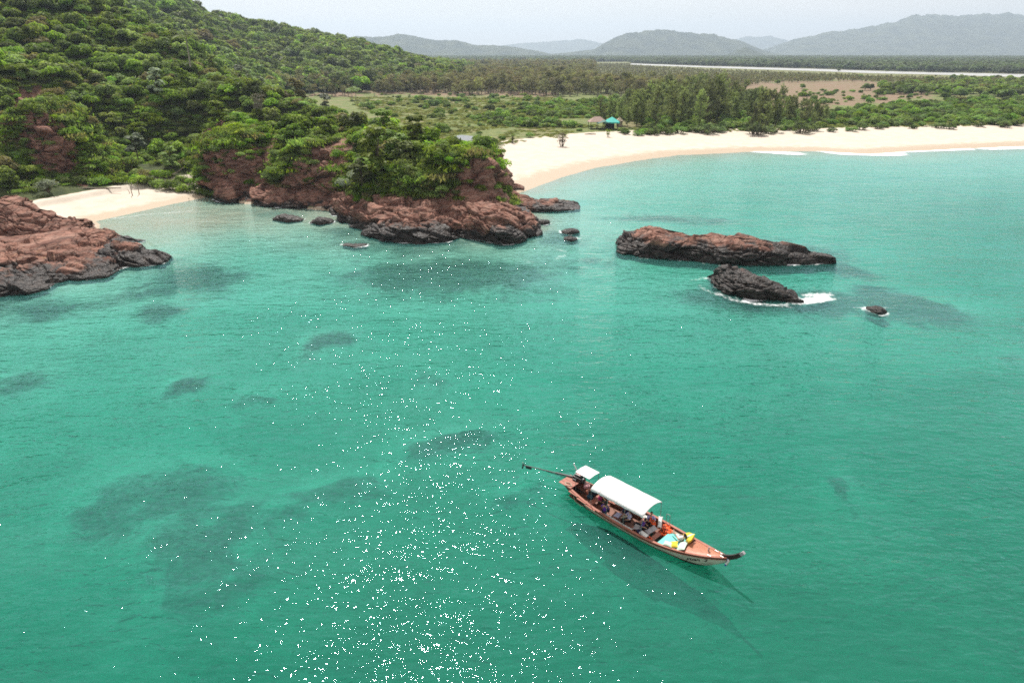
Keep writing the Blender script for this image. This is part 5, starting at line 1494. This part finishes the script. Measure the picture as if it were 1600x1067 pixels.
def rail(name, mat, z0, w, t, off=0.0, xa=0, xb=57):
    for sd in (1, -1):
        mb = MB(); rows = []
        for x in X_[xa:xb]:
            b = beam(x) + off; z = sheer(x) + z0
            rows.append([(x, sd * (b - w), z - t / 2), (x, sd * b, z - t / 2), (x, sd * b, z + t / 2), (x, sd * (b - w), z + t / 2), (x, sd * (b - w), z - t / 2)])
        mb.quads(rows); mb.build(name, mat, boat)
rail('gunwale', M['railwood'], 0.03, 0.17, 0.06, 0.035)
rail('rub_rail', M['railwood'], -0.10, 0.05, 0.045, 0.035)
rail('rail_strip', M['darkhull'], -0.045, 0.045, 0.035, 0.018)
# bow deck: planks that run together at the stem
NPL = 11
for k in range(NPL):
    a = -1 + 2 * k / NPL + 0.018; b = -1 + 2 * (k + 1) / NPL - 0.018
    mb = MB(); rows = []
    x0 = 0.585 * HL + 0.10 * abs(a + b) * 0.5
    for i in range(9):
        x = x0 + (0.985 * HL - x0) * i / 8
        w = beam(x) - 0.13
        z = sheer(x) + 0.035
        f = lambda q: (x, q * w, z + 0.06 * (1 - q * q))
        rows.append([f(a), f((a + b) / 2), f(b)])
    mb.quads(rows); mb.build('deck_plank', M['deckwood'], boat, solid=0.03)
MB().box((0.575 * HL, 0, sheer(0.575 * HL) - 0.06), (0.06, 2 * beam(0.575 * HL) - 0.25, 0.28)).build('deck_bulkhead', M['innerwood'], boat)
# fore platform under the mat
px0, px1 = 0.30 * HL, 0.57 * HL
mb = MB(); mb.quads([[(x, -beam(x) + 0.10, sheer(x) - 0.16), (x, beam(x) - 0.10, sheer(x) - 0.16)] for x in np.linspace(px0, px1, 8)])
mb.build('fore_platform', M['deckwood'], boat, solid=0.05)
for xx, ww in ((0.225 * HL, 0.34), (-0.02 * HL, 0.28), (-0.26 * HL, 0.28), (-0.60 * HL, 0.42)):
    MB().box((xx, 0, sheer(xx) - 0.22), (ww, 2 * beam(xx) - 0.22, 0.05), bev=0.01).build('thwart', M['railwood'], boat)
# side benches with long pale cushions
for sd in (1, -1):
    mb = MB(); rows = []
    for x in np.linspace(-0.50 * HL, 0.08 * HL, 12): rows.append([(x, sd * (beam(x) - 0.12), 0.36), (x, sd * (beam(x) - 0.52), 0.36)])
    mb.quads(rows); bench = mb.build('side_bench', M['railwood'], boat, solid=0.05)
    mb = MB(); rows = []
    for x in np.linspace(-0.42 * HL, 0.0, 12): rows.append([(x, sd * (beam(x) - 0.16), 0.40), (x, sd * (beam(x) - 0.18), 0.47), (x, sd * (beam(x) - 0.34), 0.49), (x, sd * (beam(x) - 0.48), 0.47), (x, sd * (beam(x) - 0.50), 0.40)])
    mb.quads(rows); mb.build('bench_cushion', M['whitecloth'], boat, True)
# inner frames
for xx in np.linspace(-0.78 * HL, 0.26 * HL, 12):
    mb = MB()
    for sd in (1, -1):
        rows = []
        for v in V_[4:]:
            p = hull_pt(xx, v, sd, 0.05); q = hull_pt(xx, v, sd, 0.11)
            rows.append([(p.x - .035, p.y, p.z), (q.x - .035, q.y, q.z), (q.x + .035, q.y, q.z), (p.x + .035, p.y, p.z)])
        mb.quads(rows)
    mb.build('hull_frame', M['railwood'], boat)
# stern platform jutting out on the near quarter
mb = MB()
for k in range(4):
    mb.box((-HL + 0.28 - 0.0 * k, -0.62 + 0.34 * k, sheer(-HL) + 0.03), (1.15, 0.31, 0.05), bev=0.008)
sp = mb.build('stern_platform', M['railwood'], boat)
for k in range(3): MB().box((-HL + 1.25 + 0.9 * k, -beam(-HL + 1.25 + 0.9 * k) - 0.05, sheer(-HL + 1.2 + .9 * k) - 0.02), (0.88, 0.20, 0.05), Matrix.Rotation(-0.10, 3, 'Z')).build('side_board', M['railwood'], boat)
# stem post with grey tip, ribbons
mb = MB(); n = 9; rows = []
for k in range(n):
    s = k / (n - 1); x = HL - 0.30 + 1.10 * s; z = sheer(HL) - 0.06 + 0.25 * s + 0.55 * s * s; h = 0.13 - 0.02 * s; w = 0.055 + 0.02 * s
    rows.append([(x + h * .6, -w, z - h), (x + h * .6, w, z - h), (x - h * .6, w, z + h), (x - h * .6, -w, z + h), (x + h * .6, -w, z - h)])
mb.quads(rows); post = mb.build('stem_post', M['darkhull'], boat)
mb = MB(); mb.box((HL + 0.86, 0, sheer(HL) + 0.83), (0.20, 0.20, 0.30), Matrix.Rotation(0.62, 3, 'Y'), bev=0.02); mb.build('post_tip', M['greyseat'], post)
for nm, mt, dy, dz, ln in (('ribbon', 'blue_ribbon', -0.09, 0.0, 0.55), ('ribbon', 'whitecloth', -0.12, 0.05, 0.38), ('ribbon', 'yellow', 0.09, 0.0, 0.60), ('ribbon', 'blue_ribbon', 0.04, 0.0, 0.5)):
    mb = MB(); mb.quads([[(HL - 0.02 + dz + 0.05 * math.sin(5 * q), dy - 0.10 * q * (1 if dy < 0 else -0.3), sheer(HL) + 0.02 - ln * q), (HL + 0.10 + dz + 0.05 * math.sin(5 * q), dy - 0.07 * q, sheer(HL) + 0.02 - ln * q)] for q in (0, .25, .5, .75, 1)])
    mb.build(nm, M[mt], post, solid=0.012)
MB().tube((0.80 * HL, 0, sheer(0.8 * HL)), (0.80 * HL, 0, sheer(0.8 * HL) + 0.42), 0.045, 0.04).box((0.80 * HL, 0, sheer(.8 * HL) + 0.30), (0.04, 0.22, 0.04)).build('mooring_bitt', M['steel'], boat)
for sd, xx in ((-1, 0.84), (1, 0.86), (1, 0.93), (-1, 0.95)): MB().box((xx * HL, sd * (beam(xx * HL) - 0.10), sheer(xx * HL) + 0.085), (0.26, 0.05, 0.04), bev=0.012).build('cleat', M['chrome'], boat)
# lettering wrapped onto the near bow
def hull_text(body, x0, x1, vmid, hgt_):
    cu = bpy.data.curves.new('lettering', 'FONT'); cu.body = body; cu.size = 1; cu.shear = 0.30; cu.offset = 0.022; cu.resolution_u = 3
    o = bpy.data.objects.new('lettering', cu); COL.objects.link(o)
    dg = bpy.context.evaluated_depsgraph_get()
    me = bpy.data.meshes.new_from_object(o.evaluated_get(dg))
    COL.objects.unlink(o); bpy.data.objects.remove(o)
    co = np.array([v.co[:] for v in me.vertices]); w = np.ptp(co[:, 0]); 
    for v in me.vertices:
        u = (v.co.x - co[:, 0].min()) / w
        x = x0 + (x1 - x0) * u
        vv = vmid + (v.co.y - 0.25) * hgt_
        p = hull_pt(x, vv, -1); e = hull_pt(x + 0.02, vv, -1) - p; f_ = hull_pt(x, vv + 0.01, -1) - p
        nn = e.cross(f_).normalized()
        if nn.y > 0: nn = -nn
        v.co = p + nn * 0.012
    me.materials.clear(); me.materials.append(M['ink'])
    return link('lettering', me, hull)
hull_text('yuan', 0.63 * HL, 0.765 * HL, 0.75, 0.26)
hull_text('2', 0.80 * HL, 0.835 * HL, 0.74, 0.26)
# main canopy on six posts
cx0, cx1, cw = -0.545 * HL, 0.135 * HL, 1.10
def canopy_z(y, x): return 2.16 + 0.30 * (1 - (y / cw) ** 2) - 0.04 * math.cos((x - cx0) / (cx1 - cx0) * 6.28 * 3) * 0.25
mb = MB(); mb.quads([[(x, y, canopy_z(y, x)) for y in np.linspace(-cw, cw, 13)] for x in np.linspace(cx0, cx1, 25)])
can = mb.build('canopy', M['canvas'], boat, True, solid=0.02)
for x in np.linspace(cx0 + .03, cx1 - .03, 4):
    mb = MB(); mb.path([(x, y, canopy_z(y, x) - 0.04) for y in np.linspace(-cw + .02, cw - .02, 9)], 0.018, 6); mb.build('canopy_bow', M['steel'], boat)
    for sd in (1, -1): MB().tube((x, sd * (beam(x) - 0.08), sheer(x)), (x, sd * (cw - 0.03), canopy_z(cw, x)), 0.020).build('canopy_post', M['steel'], boat)
for sd in (1, -1): MB().tube((cx0, sd * (cw - .01), canopy_z(cw, cx0) - .03), (cx1, sd * (cw - .01), canopy_z(cw, cx1) - .03), 0.018).build('canopy_rail', M['steel'], boat)
for xx in (0.20, 0.245): MB().tube((xx * HL, beam(xx * HL) - 0.06, sheer(xx * HL)), (xx * HL, beam(xx * HL) - 0.06, sheer(xx * HL) + 0.75), 0.018).build('rail_post', M['steel'], boat)
mb = MB(); mb.path([(0.20 * HL, beam(.2 * HL) - .06, sheer(.2 * HL) + .74), (0.222 * HL, beam(.22 * HL) - .06, sheer(.2 * HL) + .80), (0.245 * HL, beam(.245 * HL) - .06, sheer(.245 * HL) + .74)], 0.018); mb.build('hand_rail', M['chrome'], boat)
for x in np.linspace(cx0, cx1, 7)[1:-1]:
    mb = MB(); mb.quads([[(x + dx, y, canopy_z(y, x) + 0.024) for y in np.linspace(-cw, cw, 13)] for dx in (-0.02, 0.02)]); mb.build('canopy_seam', M['whitecloth'], can, solid=0.006)
for sd in (1, -1):
    mb = MB(); mb.quads([[(x, sd * cw, canopy_z(cw, x) + 0.01), (x, sd * (cw + 0.012), canopy_z(cw, x) - 0.12 - 0.02 * math.sin(9 * x))] for x in np.linspace(cx0, cx1, 40)]); mb.build('canopy_valance', M['canvas'], can, solid=0.008)
# boatman's small awning
ax0, ax1, ay0, ay1 = -0.865 * HL, -0.665 * HL, -0.32, 0.84
mb = MB(); mb.quads([[(x, y, 2.22 + 0.03 * math.sin(6 * y)) for y in np.linspace(ay0, ay1, 5)] for x in np.linspace(ax0, ax1, 5)]); mb.build('awning', M['canvas'], boat, solid=0.02)
for x in (ax0 + .04, ax1 - .04):
    for y in (ay0 + .04, ay1 - .04): MB().tube((x, y, sheer(x) - 0.25), (x, y, 2.2), 0.018).build('awning_post', M['steel'], boat)
# engine on its pivot with the long shaft astern
E0 = Vector((-HL + 0.55, 0.42, 1.02))
eng = MB().box(E0 + Vector((0.05, 0, 0.10)), (0.80, 0.46, 0.42), bev=0.04).box(E0 + Vector((0.05, 0, 0.36)), (0.62, 0.34, 0.14), bev=0.03).tube(E0 + Vector((0.47, 0, 0.12)), E0 + Vector((0.56, 0, 0.12)), 0.22, n=16).tube(E0 + Vector((-.25, .27, .1)), E0 + Vector((.2, .27, .1)), 0.08).box(E0 + Vector((-0.1, -0.27, 0.02)), (0.36, 0.12, 0.22), bev=0.02).build('engine', M['blacksteel'], boat)
MB().box(E0 + Vector((0.05, 0, 0.46)), (0.48, 0.24, 0.07), bev=0.025).build('rocker_cover', M['redpaint'], eng)
MB().tube(E0 + Vector((-.2, .1, .5)), E0 + Vector((.28, .1, .5)), 0.035).tube(E0 + Vector((-.2, -.12, .46)), E0 + Vector((.28, -.12, .5)), 0.03).ball(E0 + Vector((.3, .02, .5)), .08).build('air_pipe', M['chrome'], eng)
MB().path([E0 + Vector((-.2, .18, .35)), E0 + Vector((-.45, .26, .62)), E0 + Vector((-.78, .34, .86))], [.045, .045, .05]).build('exhaust', M['chrome'], eng)
MB().tube((E0.x, E0.y, sheer(-HL) - .2), E0 + Vector((0, 0, -.08)), 0.07).box((E0.x, E0.y, sheer(-HL) + .06), (.3, .5, .08)).build('engine_mount', M['blacksteel'], eng)
T0 = E0 + Vector((-0.35, 0.0, 0.03)); T1 = Vector((-HL - 3.75, -0.95, 0.92))
T0m = T0.lerp(T1, 0.36)
MB().tube(T0, T0m, 0.10, 0.07).build('shaft_housing', M['blacksteel'], eng)
MB().tube(T0m, T1, 0.045, 0.04).build('propeller_shaft', M['blacksteel'], eng)
MB().tube(T0.lerp(T1, .1) + Vector((0, 0, -.22)), T0.lerp(T1, .55) + Vector((0, 0, -.06)), 0.022).build('shaft_brace', M['blacksteel'], eng)
d = (T1 - T0).normalized()
pm = MB()
pm.ball(T1, 0.09)
for k in range(3):
    q = Matrix.Rotation(2.094 * k, 3, d); sd = d.orthogonal().normalized()
    pm.box(T1 + q @ sd * 0.16, (0.04, 0.13, 0.24), (q @ sd).to_track_quat('Z', 'Y').to_matrix() @ Matrix.Rotation(0.5, 3, 'Z'), bev=0.01)
pm.build('propeller', M['blacksteel'], eng)
MB().box(T1 - d * 0.45 + Vector((0, 0, -0.14)), (0.5, 0.02, 0.20), Matrix.Rotation(math.atan2(d.y, d.x), 3, 'Z')).build('skeg', M['blacksteel'], eng)
MB().path([E0 + Vector((.5, -.05, .1)), E0 + Vector((1.1, -.08, .22)), E0 + Vector((1.75, -.1, .30))], [.03, .028, .03]).build('tiller', M['blacksteel'], eng)
mb = MB(); mb.path([(-HL + .1, -.5, sheer(-HL) + .08), (-HL + .4, -.75, sheer(-HL) + .09), (-HL + .75, -.55, sheer(-HL) + .09), (-HL + .5, -.35, sheer(-HL) + .09), (-HL + .15, -.48, sheer(-HL) + .1)], .03); mb.build('rope_coil', M['rope'], boat)
mb = MB(); mb.path([(-HL + 1.1, -beam(-HL + 1.1) - .03, sheer(-HL + 1)), (-HL + 1.5, -beam(-HL + 1.5) - .12, .35), (-HL + 2.1, -beam(-HL + 2) - .12, .28), (-HL + 2.6, -beam(-HL + 2.6) - .05, sheer(-HL + 2.6) - .1)], .015); mb.build('hull_rope', M['rope'], boat)

def aboard(o, loc, rz=0.0, rx=0.0, ry=0.0):
    o.matrix_world = BW @ Matrix.Translation(loc) @ Matrix.Rotation(rz, 4, 'Z') @ Matrix.Rotation(ry, 4, 'Y') @ Matrix.Rotation(rx, 4, 'X')
    return o
# mat and cushions on the fore deck
mb = MB(); rows = []
for x in np.linspace(px0 + .03, px1 - .35, 8): rows.append([(x, -beam(x) + 0.22, sheer(x) - 0.10), (x, 0, sheer(x) - 0.095), (x, beam(x) - 0.22, sheer(x) - 0.10)])
mb.quads(rows); o = mb.build('deck_mat', M['mat'], None, solid=0.05); o.matrix_world = BW
tag(o, 'pale turquoise mat spread across the fore deck of the boat', 'mat')
def cushion(name, label, mat, loc, size, rz=0, rx=0, ry=0, grp=None):
    bm = bmesh.new(); bmesh.ops.create_grid(bm, x_segments=8, y_segments=8, size=0.5)
    top = []
    me = bpy.data.meshes.new(name); V = []; Fc = []
    n = 9
    for sgn in (1, -1):
        for i in range(n):
            for j in range(n):
                a, b = i / (n - 1) * 2 - 1, j / (n - 1) * 2 - 1
                puff = ((1 - a ** 4) * (1 - b ** 4)) ** 0.6
                pin = 1 - 0.10 * (1 - abs(a) ** 2) * abs(b) - 0.10 * (1 - abs(b) ** 2) * abs(a)
                V.append((a * size[0] / 2 * pin, b * size[1] / 2 * pin, sgn * size[2] / 2 * puff))
    for s in range(2):
        for i in range(n - 1):
            for j in range(n - 1):
                q = [s * n * n + i * n + j, s * n * n + (i + 1) * n + j, s * n * n + (i + 1) * n + j + 1, s * n * n + i * n + j + 1]
                Fc.append(q if s == 0 else q[::-1])
    bm.free(); me.from_pydata(V, [], Fc); me.update()
    me.polygons.foreach_set('use_smooth', np.ones(len(me.polygons), bool)); me.materials.append(mat)
    o = link(name, me); aboard(o, loc, rz, rx, ry)
    return tag(o, label, 'cushion', grp)
zc = sheer(px1) - 0.02
FC = 'cushions on the fore deck'
cushion('cushion', 'big yellow cushion standing behind the seated woman, nearest the bow', M['yellow'], (0.565 * HL, 0.25, zc + 0.30), (0.75, 0.75, 0.26), 0.2, 0, -1.0, FC)
cushion('cushion', 'yellow cushion corner showing behind the woman at the far rail', M['yellow'], (0.50 * HL, 0.82, zc + 0.16), (0.6, 0.5, 0.2), -0.5, 0, -0.5, FC)
cushion('cushion', 'pale green cushion between the two yellow ones behind the woman', M['palegreen'], (0.535 * HL, 0.60, zc + 0.26), (0.6, 0.5, 0.2), -0.3, 0, -0.9, FC)
cushion('cushion', 'large pale green cushion lying against the bow deck on the near side', M['palegreen'], (0.55 * HL, -0.42, zc + 0.14), (0.62, 0.95, 0.26), 0.25, 0.0, -0.55, FC)
cushion('cushion', 'small yellow cushion next to the large pale green one', M['yellow'], (0.475 * HL, -0.62, zc + 0.10), (0.5, 0.55, 0.2), 0.5, 0.1, -0.3, FC)
cushion('cushion', 'pale yellow-green cushion nearest the near rail beside the mat', M['palegreen'], (0.425 * HL, -0.80, zc + 0.06), (0.62, 0.42, 0.18), 0.15, 0.15, -0.1, FC)
# grey padded boards, bags, life jackets and mats amidships
cushion('seat_pad', 'grey seat pad lying tilted in front of the canopy', M['greyseat'], (0.155 * HL, -0.15, 0.62), (0.40, 0.85, 0.10), -0.25, 0.25, 0.3)
cushion('seat_pad', 'grey-pink seat pad leaning on the near bench below the canopy edge', M['greyseat'], (0.03 * HL, -0.55, 0.60), (0.55, 0.45, 0.10), 0.2, 0.35)
cushion('bolster', 'long white bolster propped up against the far rail ahead of the canopy', M['whitecloth'], (0.165 * HL, 0.78, 0.80), (0.28, 0.95, 0.24), 0.5, 0.3)
cushion('bolster', 'cream rolled cushion against the near rail ahead of the canopy', M['whitecloth'], (0.135 * HL, -0.88, 0.62), (0.75, 0.34, 0.26), -0.15, 0.2)
cushion('floor_mat', 'dark green mat on the boat floor before the fore deck', M['greenfloor'], (0.205 * HL, -0.35, 0.13), (0.9, 1.1, 0.06))
def life_jacket(label, loc, rz, mat, s=1.0, ry=0.0, grp='orange life jackets'):
    e = link('life_jacket', None); tag(e, label, 'life jacket', grp)
    for sd in (1, -1): MB().box((0, 0.14 * sd, 0.05), (0.50 * s, 0.22 * s, 0.11), bev=0.04).build('front_panel', mat, e, True)
    MB().path([(0.25 * s, -.14, .05), (0.36 * s, 0, .07), (0.25 * s, .14, .05)], 0.07, 8).build('collar', mat, e, True)
    MB().box((0, 0, 0.10), (0.05, 0.52 * s, 0.03)).box((-.14, 0, 0.10), (0.05, 0.52 * s, 0.03)).build('strap', M['black'], e)
    aboard(e, loc, rz, 0, ry); return e
life_jacket('orange life jacket flung beside the far rail, touching the fore deck', (0.275 * HL, 0.62, 0.50), 0.3, M['orange'])
life_jacket('orange life jacket between two others along the far rail', (0.225 * HL, 0.82, 0.52), 0.9, M['orange'])
life_jacket('orange life jacket hanging just ahead of the canopy edge', (0.095 * HL, 0.42, 0.80), 0.5, M['orange'], 1.0, 0.9)
life_jacket('orange life jacket nearest the dark green floor mat', (0.245 * HL, 0.42, 0.36), -0.5, M['orange'], 0.9)
life_jacket('orange and yellow life jacket stuffed against the near rail', (0.205 * HL, -0.88, 0.42), 0.2, M['orange'], 0.8, 0.6)
for k, (lb, lc, mt, sz) in enumerate([('black backpack on the floor under the front of the canopy', (-0.02 * HL, -0.15, 0.32), 'black', (0.42, 0.34, 0.45)), ('dark teal crate-sized bag beside the tiller', (-0.66 * HL, -0.12, 0.62), 'teal', (0.42, 0.42, 0.30)),
                                      ('dusty pink bundle behind the engine on the stern', (-0.79 * HL, 0.50, 0.80), 'pinkcloth', (0.45, 0.40, 0.26)), ('white and navy bag against the near rail by the cream cushion', (0.085 * HL, -0.85, 0.60), 'navy', (0.34, 0.26, 0.30)), ('brown fuel box under the awning', (-0.72 * HL, 0.30, 0.60), 'railwood', (0.5, 0.4, 0.3))]):
    e = link('bag', None); tag(e, lb, 'bag')
    MB().box((0, 0, 0), sz, bev=min(sz) * 0.24).build('body', M[mt], e, True)
    MB().path([(-sz[0] * .25, 0, sz[2] * .48), (0, 0, sz[2] * .72), (sz[0] * .25, 0, sz[2] * .48)], 0.02).build('handle', M['black'], e)
    aboard(e, lc, 0.3 * k)

# ------------------------------------------------------------------ people
def skin(verts, edges, radii, root=0, sub=2):
    me = bpy.data.meshes.new('tmp'); me.from_pydata([tuple(v) for v in verts], edges, []); me.update()
    o = bpy.data.objects.new('tmp', me); COL.objects.link(o)
    o.modifiers.new('s', 'SKIN'); o.modifiers['s'].use_smooth_shade = True
    sv = me.skin_vertices[0].data
    for i, r in enumerate(radii): sv[i].radius = r if hasattr(r, '__len__') else (r, r)
    sv[root].use_root = True
    m2 = o.modifiers.new('b', 'SUBSURF'); m2.levels = sub; m2.render_levels = sub
    dg = bpy.context.evaluated_depsgraph_get()
    out = bpy.data.meshes.new_from_object(o.evaluated_get(dg))
    COL.objects.unlink(o); bpy.data.objects.remove(o)
    return out
def person(label, loc, rz, lean, knees, ankles, elbows, wrists, top, bottom, skn, hair_long=False, look=0.0, nod=0.0, sleeves=True, long_legs=True):
    L_ = math.radians(lean)
    up = Vector((-math.sin(L_), 0, math.cos(L_))); fw = Vector((math.cos(L_), 0, math.sin(L_)))
    pel = Vector((0, 0, 0.11)); waist = pel + up * 0.17; chest = pel + up * 0.36; neck = pel + up * 0.50; hd = pel + up * 0.70 + fw * 0.03
    V = [pel, waist, chest, neck, pel + up * 0.60 + fw * 0.01]; Rr = [(.135, .11), (.125, .095), (.145, .105), (.06, .06), (.052, .052)]
    Ed = [(0, 1), (1, 2), (2, 3), (3, 4)]
    def add(p, r, par):
        V.append(Vector(p)); Rr.append(r); Ed.append((par, len(V) - 1)); return len(V) - 1
    arms, legs = [], []
    for s, k, a, e, w in ((1, knees[0], ankles[0], elbows[0], wrists[0]), (-1, knees[1], ankles[1], elbows[1], wrists[1])):
        sh = add(neck - up * 0.05 + Vector((0, s * 0.185, 0)), .058, 2); el = add(e, .043, sh); wr = add(w, .030, el)
        dv = (Vector(w) - Vector(e)).normalized(); sdv = dv.cross(Vector((0, 0, 1)))
        sdv = sdv.normalized() if sdv.length > .1 else Vector((0, 1, 0))
        pm = add(Vector(w) + dv * 0.065, .034, wr)
        for q, (off, ln) in enumerate(((-.030, .075), (-.010, .088), (.010, .082), (.030, .062))):
            f1 = add(Vector(w) + dv * (0.075 + ln * .5) + sdv * off + Vector((0, 0, -.006)), .0095, pm); add(Vector(w) + dv * (0.07 + ln) + sdv * off * 1.1 + Vector((0, 0, -.026)), .008, f1)
        t1 = add(Vector(w) + dv * .05 + sdv * -.048 * s + Vector((0, 0, -.006)), .011, pm); add(Vector(w) + dv * .085 + sdv * -.062 * s + Vector((0, 0, -.016)), .009, t1)
        hp = add(pel + Vector((0.03, s * 0.095, -0.01)), .088, 0); kn = add(k, .062, hp); an = add(a, .040, kn)
        toe = add(Vector(a) + Vector((0.15, 0.01 * s, -0.045 if a[2] < 0 else 0.12)) * 0.9, .034, an)
        arms.append((sh, el, wr)); legs.append((hp, kn, an))
    body = skin(V, Ed, Rr)
    hb_ = bmesh.new(); hb_.from_mesh(body)
    hm_ = Matrix.Translation(hd) @ Matrix.Rotation(look, 4, 'Z') @ Matrix.Rotation(nod, 4, 'Y')
    bmesh.ops.create_uvsphere(hb_, u_segments=18, v_segments=14, radius=1, matrix=hm_ @ Matrix.Diagonal((.098, .078, .118, 1)))
    bmesh.ops.create_cone(hb_, cap_ends=True, segments=8, radius1=.020, radius2=.006, depth=.045, matrix=hm_ @ Matrix.Translation((.098, 0, -.012)) @ Matrix.Rotation(R(70), 4, 'Y'))
    for s in (1, -1): bmesh.ops.create_uvsphere(hb_, u_segments=8, v_segments=6, radius=1, matrix=hm_ @ Matrix.Translation((-.005, .079 * s, -.005)) @ Matrix.Diagonal((.020, .010, .032, 1)))
    bmesh.ops.create_uvsphere(hb_, u_segments=8, v_segments=6, radius=1, matrix=hm_ @ Matrix.Translation((.088, 0, -.056)) @ Matrix.Diagonal((.014, .024, .009, 1)))
    hb_.to_mesh(body); hb_.free()
    body.polygons.foreach_set('use_smooth', np.ones(len(body.polygons), bool))
    body.materials.clear(); body.materials.append(skn)
    e = link('person', body); tag(e, label, 'person', None)
    eb = MB()
    for s in (1, -1): eb.ball(hm_ @ Vector((.088, .030 * s, .014)), .0115, 8, 6)
    eb.build('eyes', M['ink'], e, True)
    hbm = bmesh.new()
    bmesh.ops.create_uvsphere(hbm, u_segments=18, v_segments=14, radius=1, matrix=Matrix.Diagonal((.110, .092, .125, 1)))
    kill = [v for v in hbm.verts if v.co.x > 0.045 + 0.25 * max(v.co.z, 0) * 0.6 and v.co.z < 0.075 or v.co.z < (-0.075 if hair_long else -0.03) and v.co.x > -0.02]
    bmesh.ops.delete(hbm, geom=kill, context='VERTS')
    if hair_long: bmesh.ops.create_uvsphere(hbm, u_segments=12, v_segments=10, radius=1, matrix=Matrix.Translation((-.095, 0, -.085)) @ Matrix.Diagonal((.055, .075, .14, 1)))
    hbm.transform(hm_ @ Matrix.Translation((-.008, 0, .012)))
    hme = bpy.data.meshes.new('hair'); hbm.to_mesh(hme); hbm.free(); hme.polygons.foreach_set('use_smooth', np.ones(len(hme.polygons), bool)); hme.materials.append(M['hair'])
    link('hair', hme, e)
    # shirt over trunk and upper arms, trousers over hips and legs
    def dress(name, ids, extra, mat, k, ends=()):
        ids = list(ids); mp = {j: i for i, j in enumerate(ids)}
        vv = [V[j].copy() for j in ids]; rr = [tuple(c * k + 0.006 for c in (Rr[j] if hasattr(Rr[j], '__len__') else (Rr[j], Rr[j]))) for j in ids]
        ee = [(mp[a], mp[b]) for a, b in Ed if a in mp and b in mp]
        for (a, b, f) in ends:
            vv.append(V[a].lerp(V[b], f)); ra = Rr[a] if not hasattr(Rr[a], '__len__') else Rr[a][0]; rb = Rr[b]
            rr.append(tuple((ra + (rb - ra) * f) * k + 0.012 for _ in (0, 1))); ee.append((mp[a], len(vv) - 1))
        me = skin(vv, ee, rr); me.materials.clear(); me.materials.append(mat); link(name, me, e)
    dress('shirt', [0, 1, 2, 3, arms[0][0], arms[1][0]] + ([arms[0][1], arms[1][1]] if sleeves else []), None, top, 1.17, [] if sleeves else [(arms[0][0], arms[0][1], .6), (arms[1][0], arms[1][1], .6)])
    dress('trousers', [0, legs[0][0], legs[1][0], legs[0][1], legs[1][1]], None, bottom, 1.14, [(legs[0][1], legs[0][2], .8), (legs[1][1], legs[1][2], .8)] if long_legs else [])
    aboard(e, loc, rz)
    return e
SIT = dict(knees=[(.43, .12, .16), (.43, -.12, .16)], ankles=[(.42, .12, -.27), (.42, -.12, -.27)], elbows=[(.04, .29, .36), (.04, -.29, .36)], wrists=[(.26, .18, .26), (.26, -.18, .26)])
SIT2 = dict(knees=[(.42, .18, .17), (.42, -.10, .15)], ankles=[(.36, .18, -.27), (.48, -.10, -.26)], elbows=[(.05, .30, .34), (.16, -.26, .34)], wrists=[(.24, .12, .22), (.38, -.12, .44)])
person('woman in a white patterned shirt reclining on the fore deck cushions, looking along the boat', (0.475 * HL, 0.20, sheer(0.475 * HL) - 0.02), math.pi - 0.42, 34, [(.40, .13, .30), (.43, -.08, .14)], [(.80, .12, .06), (.86, -.08, .05)],
       [(-.12, .30, .28), (-.02, -.31, .28)], [(.18, .20, .24), (.20, -.16, .26)], M['floral'], M['whitecloth'], M['skin'], True, 0.1, 0.15, False, False)
person('boatman in dark teal sitting by the tiller at the stern', (-0.63 * HL, 0.15, 0.70), math.pi * 0.97, 6, top=M['teal'], bottom=M['black'], skn=M['skin2'], **SIT2)
person('passenger in a dark pink shirt under the aft end of the canopy', (-0.53 * HL, -0.05, 0.46), 0.2, 4, top=M['magenta'], bottom=M['black'], skn=M['skin2'], **SIT)
person('passenger in a purple shirt on the near bench in the aft half of the canopy', (-0.385 * HL, -0.72, 0.48), math.pi / 2 + 0.2, -6, top=M['purple'], bottom=M['navy'], skn=M['skin'], hair_long=True, **SIT)
person('passenger in a lilac striped shirt sitting amidships under the canopy', (-0.115 * HL, -0.30, 0.48), -2.2, 8, top=M['stripes'], bottom=M['black'], skn=M['skin'], hair_long=True, **SIT2)
person('passenger in purple leaning forward at the front edge of the canopy', (0.055 * HL, -0.30, 0.48), 0.35, -16, top=M['purple'], bottom=M['black'], skn=M['skin'], **SIT)
person('passenger in a white and lilac top near the far rail at the canopy front', (0.075 * HL, 0.55, 0.48), -1.1, 5, top=M['lilac'], bottom=M['black'], skn=M['skin'], hair_long=True, **SIT2)
person('passenger in black on the far bench under the middle of the canopy', (-0.24 * HL, 0.72, 0.48), -1.5, 2, top=M['black'], bottom=M['navy'], skn=M['skin2'], **SIT)
# striped towels folded on the middle thwart
cushion('folded_towel', 'blue-grey striped towel folded on the seat beside the purple passenger', M['stripes'], (-0.26 * HL, -0.28, 0.47), (0.42, 0.6, 0.08), 0.1)
cushion('folded_towel', 'tan towel spread on the seat next to the striped towel', M['thatch'], (-0.185 * HL, -0.12, 0.47), (0.34, 0.6, 0.07), 0.05)
